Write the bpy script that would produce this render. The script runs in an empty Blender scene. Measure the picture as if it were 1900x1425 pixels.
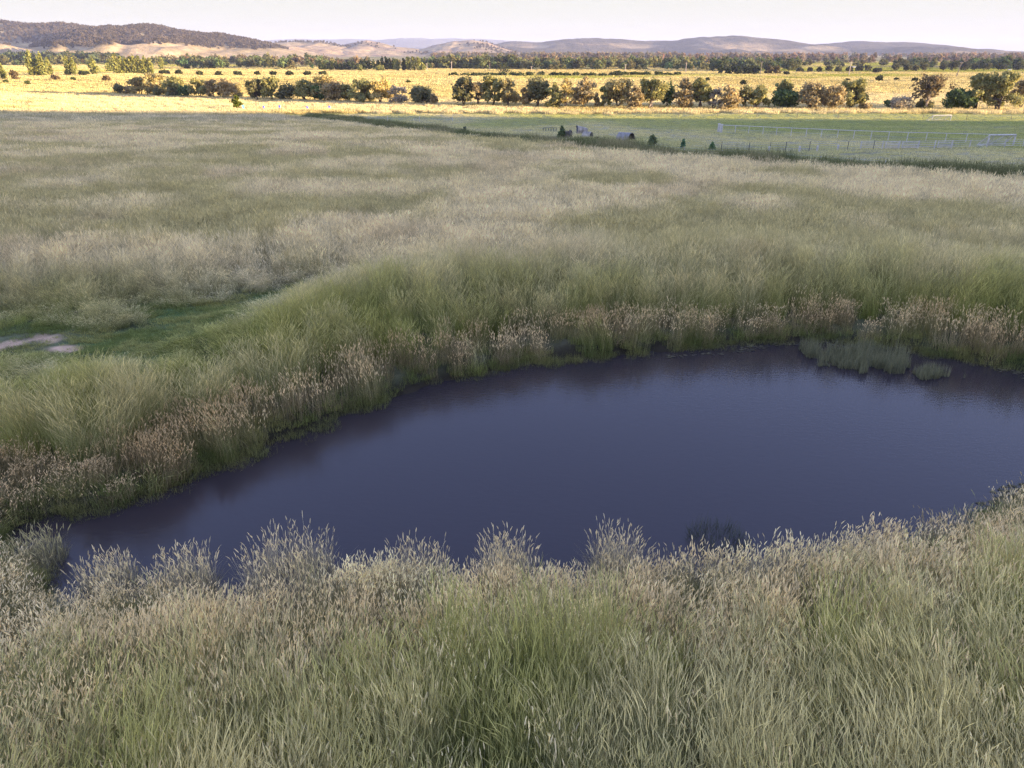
import bpy, math, random
import numpy as np
from mathutils import Vector

# ------------------------------------------------------------------ camera, sky, sun, exposure
SC = bpy.context.scene
COL = SC.collection
PITCH = math.radians(25.02)
FPX = 1319.0                      # focal length in pixels of the 1900 px wide photograph
CAMZ = 7.5
SKY_TOP = 0.70
SUN_AZ, SUN_EL = math.radians(108), math.radians(6)

cam = bpy.data.cameras.new('camera')
cam.sensor_width = 36.0
cam.lens = FPX / 1900 * 36
cam.clip_start = 0.05
cam.clip_end = 60000
cam_o = bpy.data.objects.new('camera', cam)
COL.objects.link(cam_o)
cam_o.location = (0, 0, CAMZ)
cam_o.rotation_euler = (math.pi / 2 - PITCH, 0, 0)
SC.camera = cam_o

world = bpy.data.worlds.new('World')
SC.world = world
world.use_nodes = True
wn = world.node_tree
bg = wn.nodes['Background']
sky = wn.nodes.new('ShaderNodeTexSky')
sky.sky_type = 'NISHITA'
sky.sun_disc = False
sky.sun_elevation = SUN_EL
sky.sun_rotation = SUN_AZ
sky.dust_density = 0.2
sky.ozone_density = 2.6
tint = wn.nodes.new('ShaderNodeMix')
tint.data_type = 'RGBA'
tint.blend_type = 'MULTIPLY'
tint.inputs[0].default_value = 1.0
tint.inputs[7].default_value = (1.56, 0.96, 1.0, 1)
wn.links.new(sky.outputs[0], tint.inputs[6])
# thin evening veil: the brightest, lowest part of the sky is held back a little
lum = wn.nodes.new('ShaderNodeVectorMath')
lum.operation = 'DOT_PRODUCT'
lum.inputs[1].default_value = (0.33, 0.40, 0.27)
wn.links.new(tint.outputs[2], lum.inputs[0])
dv = wn.nodes.new('ShaderNodeMath')
dv.operation = 'DIVIDE'
dv.inputs[0].default_value = SKY_TOP
wn.links.new(lum.outputs['Value'], dv.inputs[1])
mn = wn.nodes.new('ShaderNodeMath')
mn.operation = 'MINIMUM'
mn.inputs[1].default_value = 1.0
wn.links.new(dv.outputs[0], mn.inputs[0])
cap = wn.nodes.new('ShaderNodeVectorMath')
cap.operation = 'SCALE'
wn.links.new(tint.outputs[2], cap.inputs[0])
wn.links.new(mn.outputs[0], cap.inputs['Scale'])
# low faint bank of cloud just above the far skyline
wtc = wn.nodes.new('ShaderNodeTexCoord')
wmp = wn.nodes.new('ShaderNodeMapping')
wmp.inputs['Scale'].default_value = (9, 9, 90)
wno = wn.nodes.new('ShaderNodeTexNoise')
wno.inputs['Scale'].default_value = 1.0
wno.inputs['Detail'].default_value = 5
wse = wn.nodes.new('ShaderNodeSeparateXYZ')
wel = wn.nodes.new('ShaderNodeMapRange')
wel.interpolation_type = 'SMOOTHSTEP'
wel.inputs[1].default_value = 0.006; wel.inputs[2].default_value = 0.032; wel.inputs[3].default_value = 1.0; wel.inputs[4].default_value = 0.0
wrg = wn.nodes.new('ShaderNodeMapRange')
wrg.inputs[1].default_value = 0.40; wrg.inputs[2].default_value = 0.62; wrg.inputs[4].default_value = 0.75
wmu = wn.nodes.new('ShaderNodeMath'); wmu.operation = 'MULTIPLY'
wmx = wn.nodes.new('ShaderNodeMix'); wmx.data_type = 'RGBA'
wmx.inputs[7].default_value = (0.47, 0.485, 0.50, 1)
wn.links.new(wtc.outputs['Generated'], wmp.inputs[0]); wn.links.new(wmp.outputs[0], wno.inputs['Vector'])
wn.links.new(wtc.outputs['Generated'], wse.inputs[0]); wn.links.new(wse.outputs[2], wel.inputs[0])
wn.links.new(wno.outputs['Fac'], wrg.inputs[0]); wn.links.new(wel.outputs[0], wmu.inputs[0]); wn.links.new(wrg.outputs[0], wmu.inputs[1])
veil = wn.nodes.new('ShaderNodeMapRange')
veil.interpolation_type = 'SMOOTHSTEP'
veil.inputs[1].default_value = 0.08; veil.inputs[2].default_value = 0.24; veil.inputs[3].default_value = 0.94; veil.inputs[4].default_value = 0.0
vmx = wn.nodes.new('ShaderNodeMix'); vmx.data_type = 'RGBA'
vmx.inputs[7].default_value = (0.57, 0.585, 0.525, 1)
wn.links.new(wse.outputs[2], veil.inputs[0]); wn.links.new(veil.outputs[0], vmx.inputs[0]); wn.links.new(cap.outputs[0], vmx.inputs[6])
wn.links.new(wmu.outputs[0], wmx.inputs[0]); wn.links.new(vmx.outputs[2], wmx.inputs[6])
wn.links.new(wmx.outputs[2], bg.inputs[0])
bg.inputs[1].default_value = 0.15

sun = bpy.data.lights.new('sun', 'SUN')
sun.energy = 2.1
sun.angle = math.radians(0.53)
sun.color = (1.0, 0.76, 0.47)
sun_o = bpy.data.objects.new('sun', sun)
COL.objects.link(sun_o)
sun_o.rotation_euler = Vector((math.sin(SUN_AZ) * math.cos(SUN_EL), math.cos(SUN_AZ) * math.cos(SUN_EL), math.sin(SUN_EL))).to_track_quat('Z', 'Y').to_euler()

SC.view_settings.view_transform = 'Standard'
SC.view_settings.look = 'None'
SC.view_settings.gamma = 1
SC.view_settings.exposure = 3.3

SC.render.engine = 'CYCLES'
SC.cycles.max_bounces = 6
SC.cycles.diffuse_bounces = 3
SC.cycles.volume_bounces = 0
SC.cycles.use_denoising = True
SC.cycles.denoiser = 'OPENIMAGEDENOISE'
SC.cycles.denoising_input_passes = 'RGB_ALBEDO_NORMAL'
SC.cycles.denoising_prefilter = 'NONE'
SC.cycles.caustics_reflective = False
SC.cycles.caustics_refractive = False

RS = np.random.RandomState

# ------------------------------------------------------------------ helpers
def sm(a, b, x):
    t = np.clip((x - a) / (b - a), 0, 1)
    return t * t * (3 - 2 * t)

def _hash(ix, iy, seed):
    h = (ix.astype(np.int64) * 374761393 + iy.astype(np.int64) * 668265263 + seed * 974634777) & 0xffffffff
    h = ((h ^ (h >> 13)) * 1274126177) & 0xffffffff
    h = (h ^ (h >> 16)) & 0xffffffff
    return h / 4294967295.0

def vn(x, y, seed=0):
    x = np.asarray(x, float); y = np.asarray(y, float)
    ix = np.floor(x); iy = np.floor(y)
    fx = x - ix; fy = y - iy
    fx = fx * fx * (3 - 2 * fx); fy = fy * fy * (3 - 2 * fy)
    a = _hash(ix, iy, seed); b = _hash(ix + 1, iy, seed)
    c = _hash(ix, iy + 1, seed); d = _hash(ix + 1, iy + 1, seed)
    return (a + (b - a) * fx) * (1 - fy) + (c + (d - c) * fx) * fy

def fbm(x, y, seed=0, o=4):
    s = 0; a = 0.5; t = 0
    for k in range(o):
        s = s + a * vn(x * 2 ** k + 17.3 * k, y * 2 ** k - 9.1 * k, seed + k); t += a; a *= 0.55
    return s / t

def ray(sx, sy):
    """direction through a point of the photograph, scaled to unit depth along +Y"""
    cx = (sx - 950.0) / FPX; cy = -(sy - 712.5) / FPX
    dy = math.cos(PITCH) + cy * math.sin(PITCH)
    dz = -math.sin(PITCH) + cy * math.cos(PITCH)
    return cx / dy, dz / dy

def on_plane(sx, sy, z):
    rx, rz = ray(sx, sy)
    y = (z - CAMZ) / rz
    return rx * y, y

def poly_sd(px, py, poly):
    """signed distance to a polygon: negative inside"""
    px = np.asarray(px, float); py = np.asarray(py, float)
    d = np.full(px.shape, 1e18); inside = np.zeros(px.shape, bool)
    n = len(poly)
    for i in range(n):
        ax, ay = poly[i]; bx, by = poly[(i + 1) % n]
        ex, ey = bx - ax, by - ay
        t = np.clip(((px - ax) * ex + (py - ay) * ey) / (ex * ex + ey * ey + 1e-12), 0, 1)
        dx = px - ax - t * ex; dy = py - ay - t * ey
        d = np.minimum(d, dx * dx + dy * dy)
        c = ((ay > py) != (by > py))
        with np.errstate(divide='ignore', invalid='ignore'):
            xi = ax + (py - ay) / (by - ay if by != ay else 1e-12) * ex
        inside ^= c & (px < xi)
    d = np.sqrt(d)
    return np.where(inside, -d, d)

PLAIN = -7.0
POND_PX = [(14, 985), (30, 968), (60, 962), (130, 962), (190, 950), (250, 930), (345, 903), (400, 870), (480, 835), (560, 800), (640, 765),
           (720, 742), (800, 715), (900, 690), (1000, 672), (1100, 660), (1200, 650), (1300, 641), (1400, 635), (1480, 632),
           (1600, 640), (1700, 653), (1800, 672), (1900, 692), (2050, 730), (2150, 775), (2180, 830), (2100, 850), (1980, 895),
           (1860, 960), (1700, 1024), (1500, 1070), (1300, 1100), (1000, 1120), (700, 1132), (430, 1150), (250, 1140), (120, 1110), (30, 1060)]
POND = [on_plane(a, b, 0.0) for a, b in POND_PX]

def hgt(x, y):
    x = np.asarray(x, float); y = np.asarray(y, float)
    sp = lambda u: 8 * np.logaddexp(0, u / 8)
    base = 0.35 - (0.35 - PLAIN) / 150 * (sp(y - 32) - sp(y - 182))
    z = base.copy() if hasattr(base, 'copy') else base
    near = (np.abs(x) < 70) & (y > -20) & (y < 60)
    if np.any(near):
        xn, yn = x[near], y[near]
        sd = poly_sd(xn, yn, POND)
        wig = (fbm(xn / 1.3, yn / 1.3, 5, 3) - .5) * 0.9
        sd = sd + wig * sm(2.5, 0.3, np.abs(sd))
        far = sm(8.5, 12, yn)
        bank = 0.62 * sm(0.2, 3.2, sd) * (1 - far * sm(4.0, 9.0, sd)) * (1 - 0.55 * sm(-6, -16, xn) * far)
        out = base[near] * sm(0.0, 0.6, sd) + bank + (fbm(xn / 3.0, yn / 3.0, 9) - .5) * 0.3 * sm(0.8, 3, sd)
        z[near] = np.where(sd > 0, out, -0.7 * sm(0, -1.3, sd))
    z = z + (fbm(x / 60, y / 60, 3, 3) - .5) * 0.8 * sm(40, 90, y) * (1 - sm(1500, 4000, y))
    # the hill behind and to the right of the viewer, which holds the low sun off the near fields
    crest = 11 + 0.134 * (233 - x)
    w = 8 * (fbm(x / 40, y / 40, 21, 2) - .5)
    z = z + (70 + w) * sm(150, 233, x + (fbm(y / 80, x / 80, 23, 2) - .5) * 30) * sm(80, 0, y - crest) * (1 - sm(1300, 1600, x)) * (1 - sm(-900, -1200, y))
    return z

def h1(x, y):
    return float(hgt(np.array([x]), np.array([y]))[0])

def on_ground(sx, sy, dz=0.0):
    rx, rz = ray(sx, sy)
    if sy < 240:
        z = PLAIN
        for _ in range(12):
            y = (z - CAMZ) / rz
            z = h1(rx * y, y)
        return rx * y, y, z
    ys = np.concatenate([np.arange(2.0, 60, 0.1), np.arange(60, 400, 0.5)])
    f = CAMZ - dz + rz * ys - hgt(rx * ys, ys)
    k = np.argmax(f < 0)
    if k == 0:
        k = 1
    a, b = ys[k - 1], ys[k]
    for _ in range(20):
        m = (a + b) / 2
        if CAMZ - dz + rz * m - h1(rx * m, m) < 0: b = m
        else: a = m
    return rx * b, b, h1(rx * b, b)

def m_per_px(x, y, z):
    return (y * math.cos(PITCH) + (CAMZ - z) * math.sin(PITCH)) / FPX

def gpoly(pts):
    return [on_ground(a, b)[:2] for a, b in pts]

TRACK = gpoly([(-90, 612), (0, 612), (60, 603), (140, 610), (190, 622), (260, 615), (300, 600), (250, 585), (255, 575), (330, 572), (430, 560), (520, 537),
               (565, 530), (540, 547), (480, 575), (430, 602), (380, 620), (330, 628), (315, 652), (300, 672), (240, 675), (180, 684), (135, 693),
               (110, 670), (60, 660), (0, 666), (-90, 672)])
DIRT_A = gpoly([(-60, 655), (-20, 645), (0, 641), (25, 633), (48, 629), (65, 624), (88, 621), (104, 623), (107, 630), (100, 638), (90, 636), (84, 632), (60, 634), (38, 639), (20, 644), (0, 652), (-60, 666)])
DIRT_B = gpoly([(80, 648), (95, 641), (110, 639), (135, 640), (139, 648), (146, 653), (125, 656), (100, 654), (85, 651)])
DIRT_C = gpoly([(130, 676), (150, 668), (166, 672), (160, 682), (140, 684)])
GREEN_R = gpoly([(1700, 545), (1780, 530), (1860, 560), (1960, 590), (1960, 612), (1880, 592), (1800, 570)])
STRIP_PX = [(560, 222), (640, 233), (760, 245), (900, 259), (1000, 267), (1100, 276), (1250, 292), (1400, 302), (1600, 316), (1750, 325), (1900, 334), (2150, 350)]
STRIP = [on_ground(a, b, .6)[:2] for a, b in STRIP_PX]

def polyline_sd(x, y, pl):
    """distance to an open line and which side (positive = further away)"""
    x = np.asarray(x, float); y = np.asarray(y, float)
    d = np.full(x.shape, 1e18); side = np.zeros(x.shape)
    for i in range(len(pl) - 1):
        ax, ay = pl[i]; bx, by = pl[i + 1]
        ex, ey = bx - ax, by - ay
        t = np.clip(((x - ax) * ex + (y - ay) * ey) / (ex * ex + ey * ey), 0, 1)
        dx = x - ax - t * ex; dy = y - ay - t * ey
        dd = dx * dx + dy * dy
        u = dd < d
        d = np.where(u, dd, d)
        side = np.where(u, np.sign(ex * dy - ey * dx), side)
    return np.sqrt(d) * side

def rgb(c):
    return np.array(c, float)

def mixc(a, b, t):
    t = np.asarray(t)[..., None]
    return a * (1 - t) + b * t

# ------------------------------------------------------------------ materials
def new_mat(name):
    m = bpy.data.materials.new(name)
    m.use_nodes = True
    nt = m.node_tree
    for n in list(nt.nodes):
        nt.nodes.remove(n)
    out = nt.nodes.new('ShaderNodeOutputMaterial')
    return m, nt, out

def N(nt, t, **kw):
    n = nt.nodes.new(t)
    for k, v in kw.items():
        setattr(n, k, v)
    return n

def plain_mat(name, col, rough=0.8, metal=0.0, var=0.25, scale=6.0, spec=0.3, dirt=None):
    m, nt, out = new_mat(name)
    p = N(nt, 'ShaderNodeBsdfPrincipled')
    p.inputs['Roughness'].default_value = rough
    p.inputs['Metallic'].default_value = metal
    p.inputs['Specular IOR Level'].default_value = spec
    tc = N(nt, 'ShaderNodeTexCoord')
    no = N(nt, 'ShaderNodeTexNoise')
    no.inputs['Scale'].default_value = scale
    no.inputs['Detail'].default_value = 5
    mx = N(nt, 'ShaderNodeMix', data_type='RGBA')
    c = np.array(col)
    d = np.array(dirt) if dirt is not None else c * (1 - 2 * var)
    mx.inputs[6].default_value = (*np.clip(d, 0, 1), 1)
    mx.inputs[7].default_value = (*np.clip(c * (1 + var * .4), 0, 1), 1)
    rp = N(nt, 'ShaderNodeMapRange')
    rp.inputs[1].default_value = 0.3; rp.inputs[2].default_value = 0.65
    nt.links.new(tc.outputs['Object'], no.inputs['Vector'])
    nt.links.new(no.outputs['Fac'], rp.inputs[0])
    nt.links.new(rp.outputs[0], mx.inputs[0])
    nt.links.new(mx.outputs[2], p.inputs['Base Color'])
    nt.links.new(p.outputs[0], out.inputs[0])
    return m

def leafy(nt, out, colsock, trans=0.3):
    d = N(nt, 'ShaderNodeBsdfDiffuse'); t = N(nt, 'ShaderNodeBsdfTranslucent'); mx = N(nt, 'ShaderNodeMixShader')
    mx.inputs[0].default_value = trans
    nt.links.new(colsock, d.inputs[0]); nt.links.new(colsock, t.inputs[0])
    nt.links.new(d.outputs[0], mx.inputs[1]); nt.links.new(t.outputs[0], mx.inputs[2])
    nt.links.new(mx.outputs[0], out.inputs[0])

GRASS_HUE = (1.41, 1.37, .99)
def grass_mat():
    m, nt, out = new_mat('grass_blades')
    a = N(nt, 'ShaderNodeAttribute', attribute_type='INSTANCER', attribute_name='tcol')
    b = N(nt, 'ShaderNodeAttribute', attribute_type='INSTANCER', attribute_name='scol')
    f = N(nt, 'ShaderNodeAttribute', attribute_type='GEOMETRY', attribute_name='f')
    r = N(nt, 'ShaderNodeAttribute', attribute_type='GEOMETRY', attribute_name='r')
    mx = N(nt, 'ShaderNodeMix', data_type='RGBA')
    nt.links.new(f.outputs['Fac'], mx.inputs[0])
    nt.links.new(a.outputs['Color'], mx.inputs[6]); nt.links.new(b.outputs['Color'], mx.inputs[7])
    mr = N(nt, 'ShaderNodeMapRange')
    mr.inputs[3].default_value = 0.55; mr.inputs[4].default_value = 1.45
    nt.links.new(r.outputs['Fac'], mr.inputs[0])
    mu = N(nt, 'ShaderNodeVectorMath', operation='SCALE')
    nt.links.new(mx.outputs[2], mu.inputs[0]); nt.links.new(mr.outputs[0], mu.inputs['Scale'])
    wm = N(nt, 'ShaderNodeVectorMath', operation='MULTIPLY')
    wm.inputs[1].default_value = GRASS_HUE
    nt.links.new(mu.outputs[0], wm.inputs[0])
    leafy(nt, out, wm.outputs[0], 0.28)
    return m

def wood_mat(instanced):
    """foliage or forest colour: per object (or per instance) tint times a per-leaf variation"""
    m, nt, out = new_mat('foliage_far' if instanced else 'foliage')
    if instanced:
        a = N(nt, 'ShaderNodeAttribute', attribute_type='INSTANCER', attribute_name='tcol'); c = a.outputs['Color']
    else:
        a = N(nt, 'ShaderNodeObjectInfo'); c = a.outputs['Color']
    r = N(nt, 'ShaderNodeAttribute', attribute_type='GEOMETRY', attribute_name='leaf')
    mu = N(nt, 'ShaderNodeMix', data_type='RGBA', blend_type='MULTIPLY')
    mu.inputs[0].default_value = 1
    nt.links.new(c, mu.inputs[6]); nt.links.new(r.outputs['Color'], mu.inputs[7])
    leafy(nt, out, mu.outputs[2], 0.36)
    return m

M_GRASS = grass_mat()
M_LEAF = wood_mat(False)
M_FAR = wood_mat(True)
M_BARK = plain_mat('bark', (0.16, 0.12, 0.09), 0.9, var=.3, scale=3)
M_PALEBARK = plain_mat('pale_bark', (0.52, 0.43, 0.37), 0.85, var=.22, scale=1.5)

# ------------------------------------------------------------------ mesh helpers
def mesh_np(name, v, f, mat=None, attrs=None, smooth=False):
    me = bpy.data.meshes.new(name)
    v = np.asarray(v, np.float32); f = np.asarray(f, np.int32)
    nf, k = f.shape
    me.vertices.add(len(v)); me.vertices.foreach_set('co', v.ravel())
    me.loops.add(nf * k); me.loops.foreach_set('vertex_index', f.ravel())
    me.polygons.add(nf); me.polygons.foreach_set('loop_start', np.arange(0, nf * k, k, dtype=np.int32))
    if smooth:
        me.polygons.foreach_set('use_smooth', np.ones(nf, bool))
    for an, (ty, dom, val) in (attrs or {}).items():
        at = me.attributes.new(an, ty, dom)
        val = np.asarray(val, np.float32)
        if ty == 'FLOAT_COLOR':
            if val.shape[1] == 3:
                val = np.concatenate([val, np.ones((len(val), 1), np.float32)], 1)
            at.data.foreach_set('color', val.ravel())
        elif ty == 'FLOAT_VECTOR':
            at.data.foreach_set('vector', val.ravel())
        elif ty == 'INT':
            at.data.foreach_set('value', np.asarray(val, np.int32))
        else:
            at.data.foreach_set('value', val)
    if mat is not None:
        me.materials.append(mat)
    me.update(calc_edges=True)
    return me

def link(name, me, parent=None, loc=None):
    o = bpy.data.objects.new(name, me)
    COL.objects.link(o)
    if parent is not None:
        o.parent = parent
    if loc is not None:
        o.location = loc
    return o

def tag(o, label=None, cat=None, group=None, kind=None):
    if label: o['label'] = label
    if cat: o['category'] = cat
    if group: o['group'] = group
    if kind: o['kind'] = kind
    return o

def empty(name, loc, label, cat, group=None, rz=0.0):
    o = bpy.data.objects.new(name, None)
    COL.objects.link(o)
    o.location = loc
    o.rotation_euler = (0, 0, rz)
    o.empty_display_size = 0.3
    return tag(o, label, cat, group)

class MB:
    def __init__(s):
        s.v = []; s.f = []
    def tube(s, a, b, r0, r1=None, n=6, cap=True):
        r1 = r0 if r1 is None else r1
        a = Vector(a); b = Vector(b); d = (b - a).normalized()
        u = d.orthogonal().normalized(); w = d.cross(u)
        k = len(s.v)
        for p, r in ((a, r0), (b, r1)):
            for i in range(n):
                t = 2 * math.pi * i / n
                s.v.append(tuple(p + u * (r * math.cos(t)) + w * (r * math.sin(t))))
        for i in range(n):
            j = (i + 1) % n
            s.f.append((k + i, k + j, k + n + j, k + n + i))
        if cap:
            s.f.append(tuple(k + n + i for i in range(n))); s.f.append(tuple(k + n - 1 - i for i in range(n)))
        return s
    def path(s, pts, rs, n=6):
        k = len(s.v)
        P = [Vector(p) for p in pts]
        for i, p in enumerate(P):
            d = (P[min(i + 1, len(P) - 1)] - P[max(i - 1, 0)]).normalized()
            u = d.cross(Vector((0.31, 0.95, 0.02))).normalized(); w = d.cross(u)
            for q in range(n):
                t = 2 * math.pi * q / n
                s.v.append(tuple(p + u * (rs[i] * math.cos(t)) + w * (rs[i] * math.sin(t))))
        for i in range(len(P) - 1):
            for q in range(n):
                j = (q + 1) % n
                s.f.append((k + i * n + q, k + i * n + j, k + (i + 1) * n + j, k + (i + 1) * n + q))
        return s
    def box(s, c, size, rz=0.0, tilt=None):
        c = Vector(c); x, y, z = (q / 2 for q in size)
        k = len(s.v); ca, sa = math.cos(rz), math.sin(rz)
        for dx, dy, dz in ((-x, -y, -z), (x, -y, -z), (x, y, -z), (-x, y, -z), (-x, -y, z), (x, -y, z), (x, y, z), (-x, y, z)):
            s.v.append((c.x + dx * ca - dy * sa, c.y + dx * sa + dy * ca, c.z + dz))
        for q in ((0, 3, 2, 1), (4, 5, 6, 7), (0, 1, 5, 4), (1, 2, 6, 5), (2, 3, 7, 6), (3, 0, 4, 7)):
            s.f.append(tuple(k + i for i in q))
        return s
    def build(s, name, mat, parent=None, loc=None, smooth=False):
        me = bpy.data.meshes.new(name)
        me.from_pydata(s.v, [], s.f)
        me.materials.append(mat)
        if smooth:
            for p in me.polygons: p.use_smooth = True
        me.update()
        return link(name, me, parent, loc)

# ------------------------------------------------------------------ ground
def ground_colour(x, y):
    n1 = fbm(x / 14, y / 9, 31); n2 = fbm(x / 2.2, y / 2.2, 33, 3)
    c = mixc(rgb((.085, .095, .045)), rgb((.14, .13, .075)), sm(.35, .65, n1))
    c = mixc(c, rgb((.055, .075, .03)), 0.6 * sm(.5, .75, n2))
    if np.any(y < 60):
        d = poly_sd(x, y, TRACK)
        k = sm(0.35, -0.3, d + (n2 - .5) * .8)
        c = mixc(c, mixc(rgb((.10, .16, .06)), rgb((.18, .18, .10)), sm(.4, .7, n2)), k)
        for P, s in ((DIRT_A, .95), (DIRT_B, 1.0), (DIRT_C, .55)):
            dd = poly_sd(x, y, P) + (fbm(x / .5, y / .5, 40, 3) - .5) * .55
            c = mixc(c, rgb((.66, .45, .29)), s * sm(.16, -.12, dd))
        pd = poly_sd(x, y, POND)
        c = mixc(c, rgb((.05, .042, .028)), sm(.5, 0.1, pd))
    st = polyline_sd(x, y, STRIP)
    pad = sm(0, 3, st) * (1 - sm(192, 200, y))
    c = mixc(c, mixc(rgb((.37, .335, .21)), rgb((.27, .27, .14)), sm(.35, .65, fbm(x / 18, y / 30, 44))), pad)
    field = sm(12, 40, x + (y - 140) * .6) * pad
    c = mixc(c, mixc(rgb((.235, .25, .11)), rgb((.29, .285, .145)), sm(.3, .7, fbm(x / 25, y / 8, 45))), .9 * field * sm(66, 76, y))
    gold = sm(190, 215, y)
    g = mixc(rgb((.34, .27, .115)), rgb((.42, .33, .16)), sm(.35, .65, fbm(x / 70, y / 55, 46)))
    g = mixc(g, rgb((.22, .22, .07)), sm(.52, .7, fbm(x / 120, y / 130, 47)) * sm(280, 420, y))
    c = mixc(c, g, gold)
    return c

yr = np.concatenate([np.linspace(-1300, -60, 45), np.linspace(-55, 0, 24), np.arange(1, 34, 0.14), np.geomspace(34.2, 420, 300), np.geomspace(425, 14000, 90)])
ur = np.linspace(-1, 1, 420)
ur = np.sign(ur) * np.abs(ur) ** 1.15
Y, U = np.meshgrid(yr, ur, indexing='ij')
hwid = np.where(Y < 0, 40 + 1.2 * np.abs(Y), 26 + 1.0 * Y)
X = U * hwid
X = X + np.where((U > 0) & (Y < 400), sm(0.6, 1.0, U) * 1300, 0)
GZ = hgt(X.ravel(), Y.ravel())
gc = ground_colour(X.ravel(), Y.ravel())
nr, nc = Y.shape
idx = np.arange(nr * nc).reshape(nr, nc)
gf = np.stack([idx[:-1, :-1], idx[:-1, 1:], idx[1:, 1:], idx[1:, :-1]], -1).reshape(-1, 4)
m, nt, out = new_mat('ground')
a = N(nt, 'ShaderNodeAttribute', attribute_type='GEOMETRY', attribute_name='gcol')
ge = N(nt, 'ShaderNodeNewGeometry')
n1 = N(nt, 'ShaderNodeTexNoise'); n1.inputs['Scale'].default_value = 3.0; n1.inputs['Detail'].default_value = 8; n1.inputs['Roughness'].default_value = .7
n2 = N(nt, 'ShaderNodeTexNoise'); n2.inputs['Scale'].default_value = 0.35; n2.inputs['Detail'].default_value = 6; n2.inputs['Roughness'].default_value = .7
nt.links.new(ge.outputs['Position'], n1.inputs['Vector']); nt.links.new(ge.outputs['Position'], n2.inputs['Vector'])
ad = N(nt, 'ShaderNodeMath', operation='ADD')
nt.links.new(n1.outputs['Fac'], ad.inputs[0]); nt.links.new(n2.outputs['Fac'], ad.inputs[1])
mr = N(nt, 'ShaderNodeMapRange'); mr.inputs[1].default_value = .7; mr.inputs[2].default_value = 1.3; mr.inputs[3].default_value = .65; mr.inputs[4].default_value = 1.35
nt.links.new(ad.outputs[0], mr.inputs[0])
vs = N(nt, 'ShaderNodeVectorMath', operation='SCALE')
nt.links.new(a.outputs['Color'], vs.inputs[0]); nt.links.new(mr.outputs[0], vs.inputs['Scale'])
bp = N(nt, 'ShaderNodeBump'); bp.inputs['Strength'].default_value = .8; bp.inputs['Distance'].default_value = .25
nt.links.new(ad.outputs[0], bp.inputs['Height'])
df = N(nt, 'ShaderNodeBsdfDiffuse')
nt.links.new(vs.outputs[0], df.inputs[0]); nt.links.new(bp.outputs[0], df.inputs['Normal'])
nt.links.new(df.outputs[0], out.inputs[0])
gme = mesh_np('ground', np.stack([X.ravel(), Y.ravel(), GZ], 1), gf, m, {'gcol': ('FLOAT_COLOR', 'POINT', gc)}, True)
tag(link('ground', gme), 'grassy paddocks falling from the dam bank to a flat golden plain', kind='structure')

# ------------------------------------------------------------------ water
px_, py_ = zip(*POND)
m, nt, out = new_mat('pond_water')
p = N(nt, 'ShaderNodeBsdfPrincipled')
p.inputs['Base Color'].default_value = (.036, .028, .030, 1)
p.inputs['Roughness'].default_value = .02
p.inputs['IOR'].default_value = 1.33
ge = N(nt, 'ShaderNodeNewGeometry')
mp = N(nt, 'ShaderNodeMapping'); mp.inputs['Rotation'].default_value = (0, 0, .35); mp.inputs['Scale'].default_value = (5, 11, 1)
no = N(nt, 'ShaderNodeTexNoise'); no.inputs['Scale'].default_value = 1.0; no.inputs['Detail'].default_value = 4; no.inputs['Roughness'].default_value = .62
nt.links.new(ge.outputs['Position'], mp.inputs[0]); nt.links.new(mp.outputs[0], no.inputs['Vector'])
bp = N(nt, 'ShaderNodeBump'); bp.inputs['Strength'].default_value = .11; bp.inputs['Distance'].default_value = .03
nt.links.new(no.outputs['Fac'], bp.inputs['Height']); nt.links.new(bp.outputs[0], p.inputs['Normal'])
nt.links.new(p.outputs[0], out.inputs[0])
x0, x1, y0, y1 = min(px_) - .6, max(px_) + .6, min(py_) - .6, max(py_) + .6
wme = mesh_np('water', [(x0, y0, 0), (x1, y0, 0), (x1, y1, 0), (x0, y1, 0)], [(0, 1, 2, 3)], m)
tag(link('water', wme), 'dark blue brown water of the farm dam', kind='structure')

# ------------------------------------------------------------------ hills
def hill_mat(name, bump=6.0, scale=.02, lo=.6, hi=1.4):
    m, nt, out = new_mat(name)
    a = N(nt, 'ShaderNodeAttribute', attribute_type='GEOMETRY', attribute_name='gcol')
    ge = N(nt, 'ShaderNodeNewGeometry')
    n1 = N(nt, 'ShaderNodeTexNoise'); n1.inputs['Scale'].default_value = scale; n1.inputs['Detail'].default_value = 6; n1.inputs['Roughness'].default_value = .75
    nt.links.new(ge.outputs['Position'], n1.inputs['Vector'])
    mr = N(nt, 'ShaderNodeMapRange'); mr.inputs[1].default_value = .35; mr.inputs[2].default_value = .65; mr.inputs[3].default_value = lo; mr.inputs[4].default_value = hi
    nt.links.new(n1.outputs['Fac'], mr.inputs[0])
    vs = N(nt, 'ShaderNodeVectorMath', operation='SCALE')
    nt.links.new(a.outputs['Color'], vs.inputs[0]); nt.links.new(mr.outputs[0], vs.inputs['Scale'])
    bp = N(nt, 'ShaderNodeBump'); bp.inputs['Strength'].default_value = 1; bp.inputs['Distance'].default_value = bump
    nt.links.new(n1.outputs['Fac'], bp.inputs['Height'])
    df = N(nt, 'ShaderNodeBsdfDiffuse')
    nt.links.new(vs.outputs[0], df.inputs[0]); nt.links.new(bp.outputs[0], df.inputs['Normal'])
    nt.links.new(df.outputs[0], out.inputs[0])
    return m

M_HILL = hill_mat('hillside', 5, .03)
M_RANGE = hill_mat('far_range', 30, .010, .6, 1.4)
GOLD, FOREST = rgb((.42, .31, .17)), rgb((.10, .085, .055))
HILLS = {}

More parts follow.
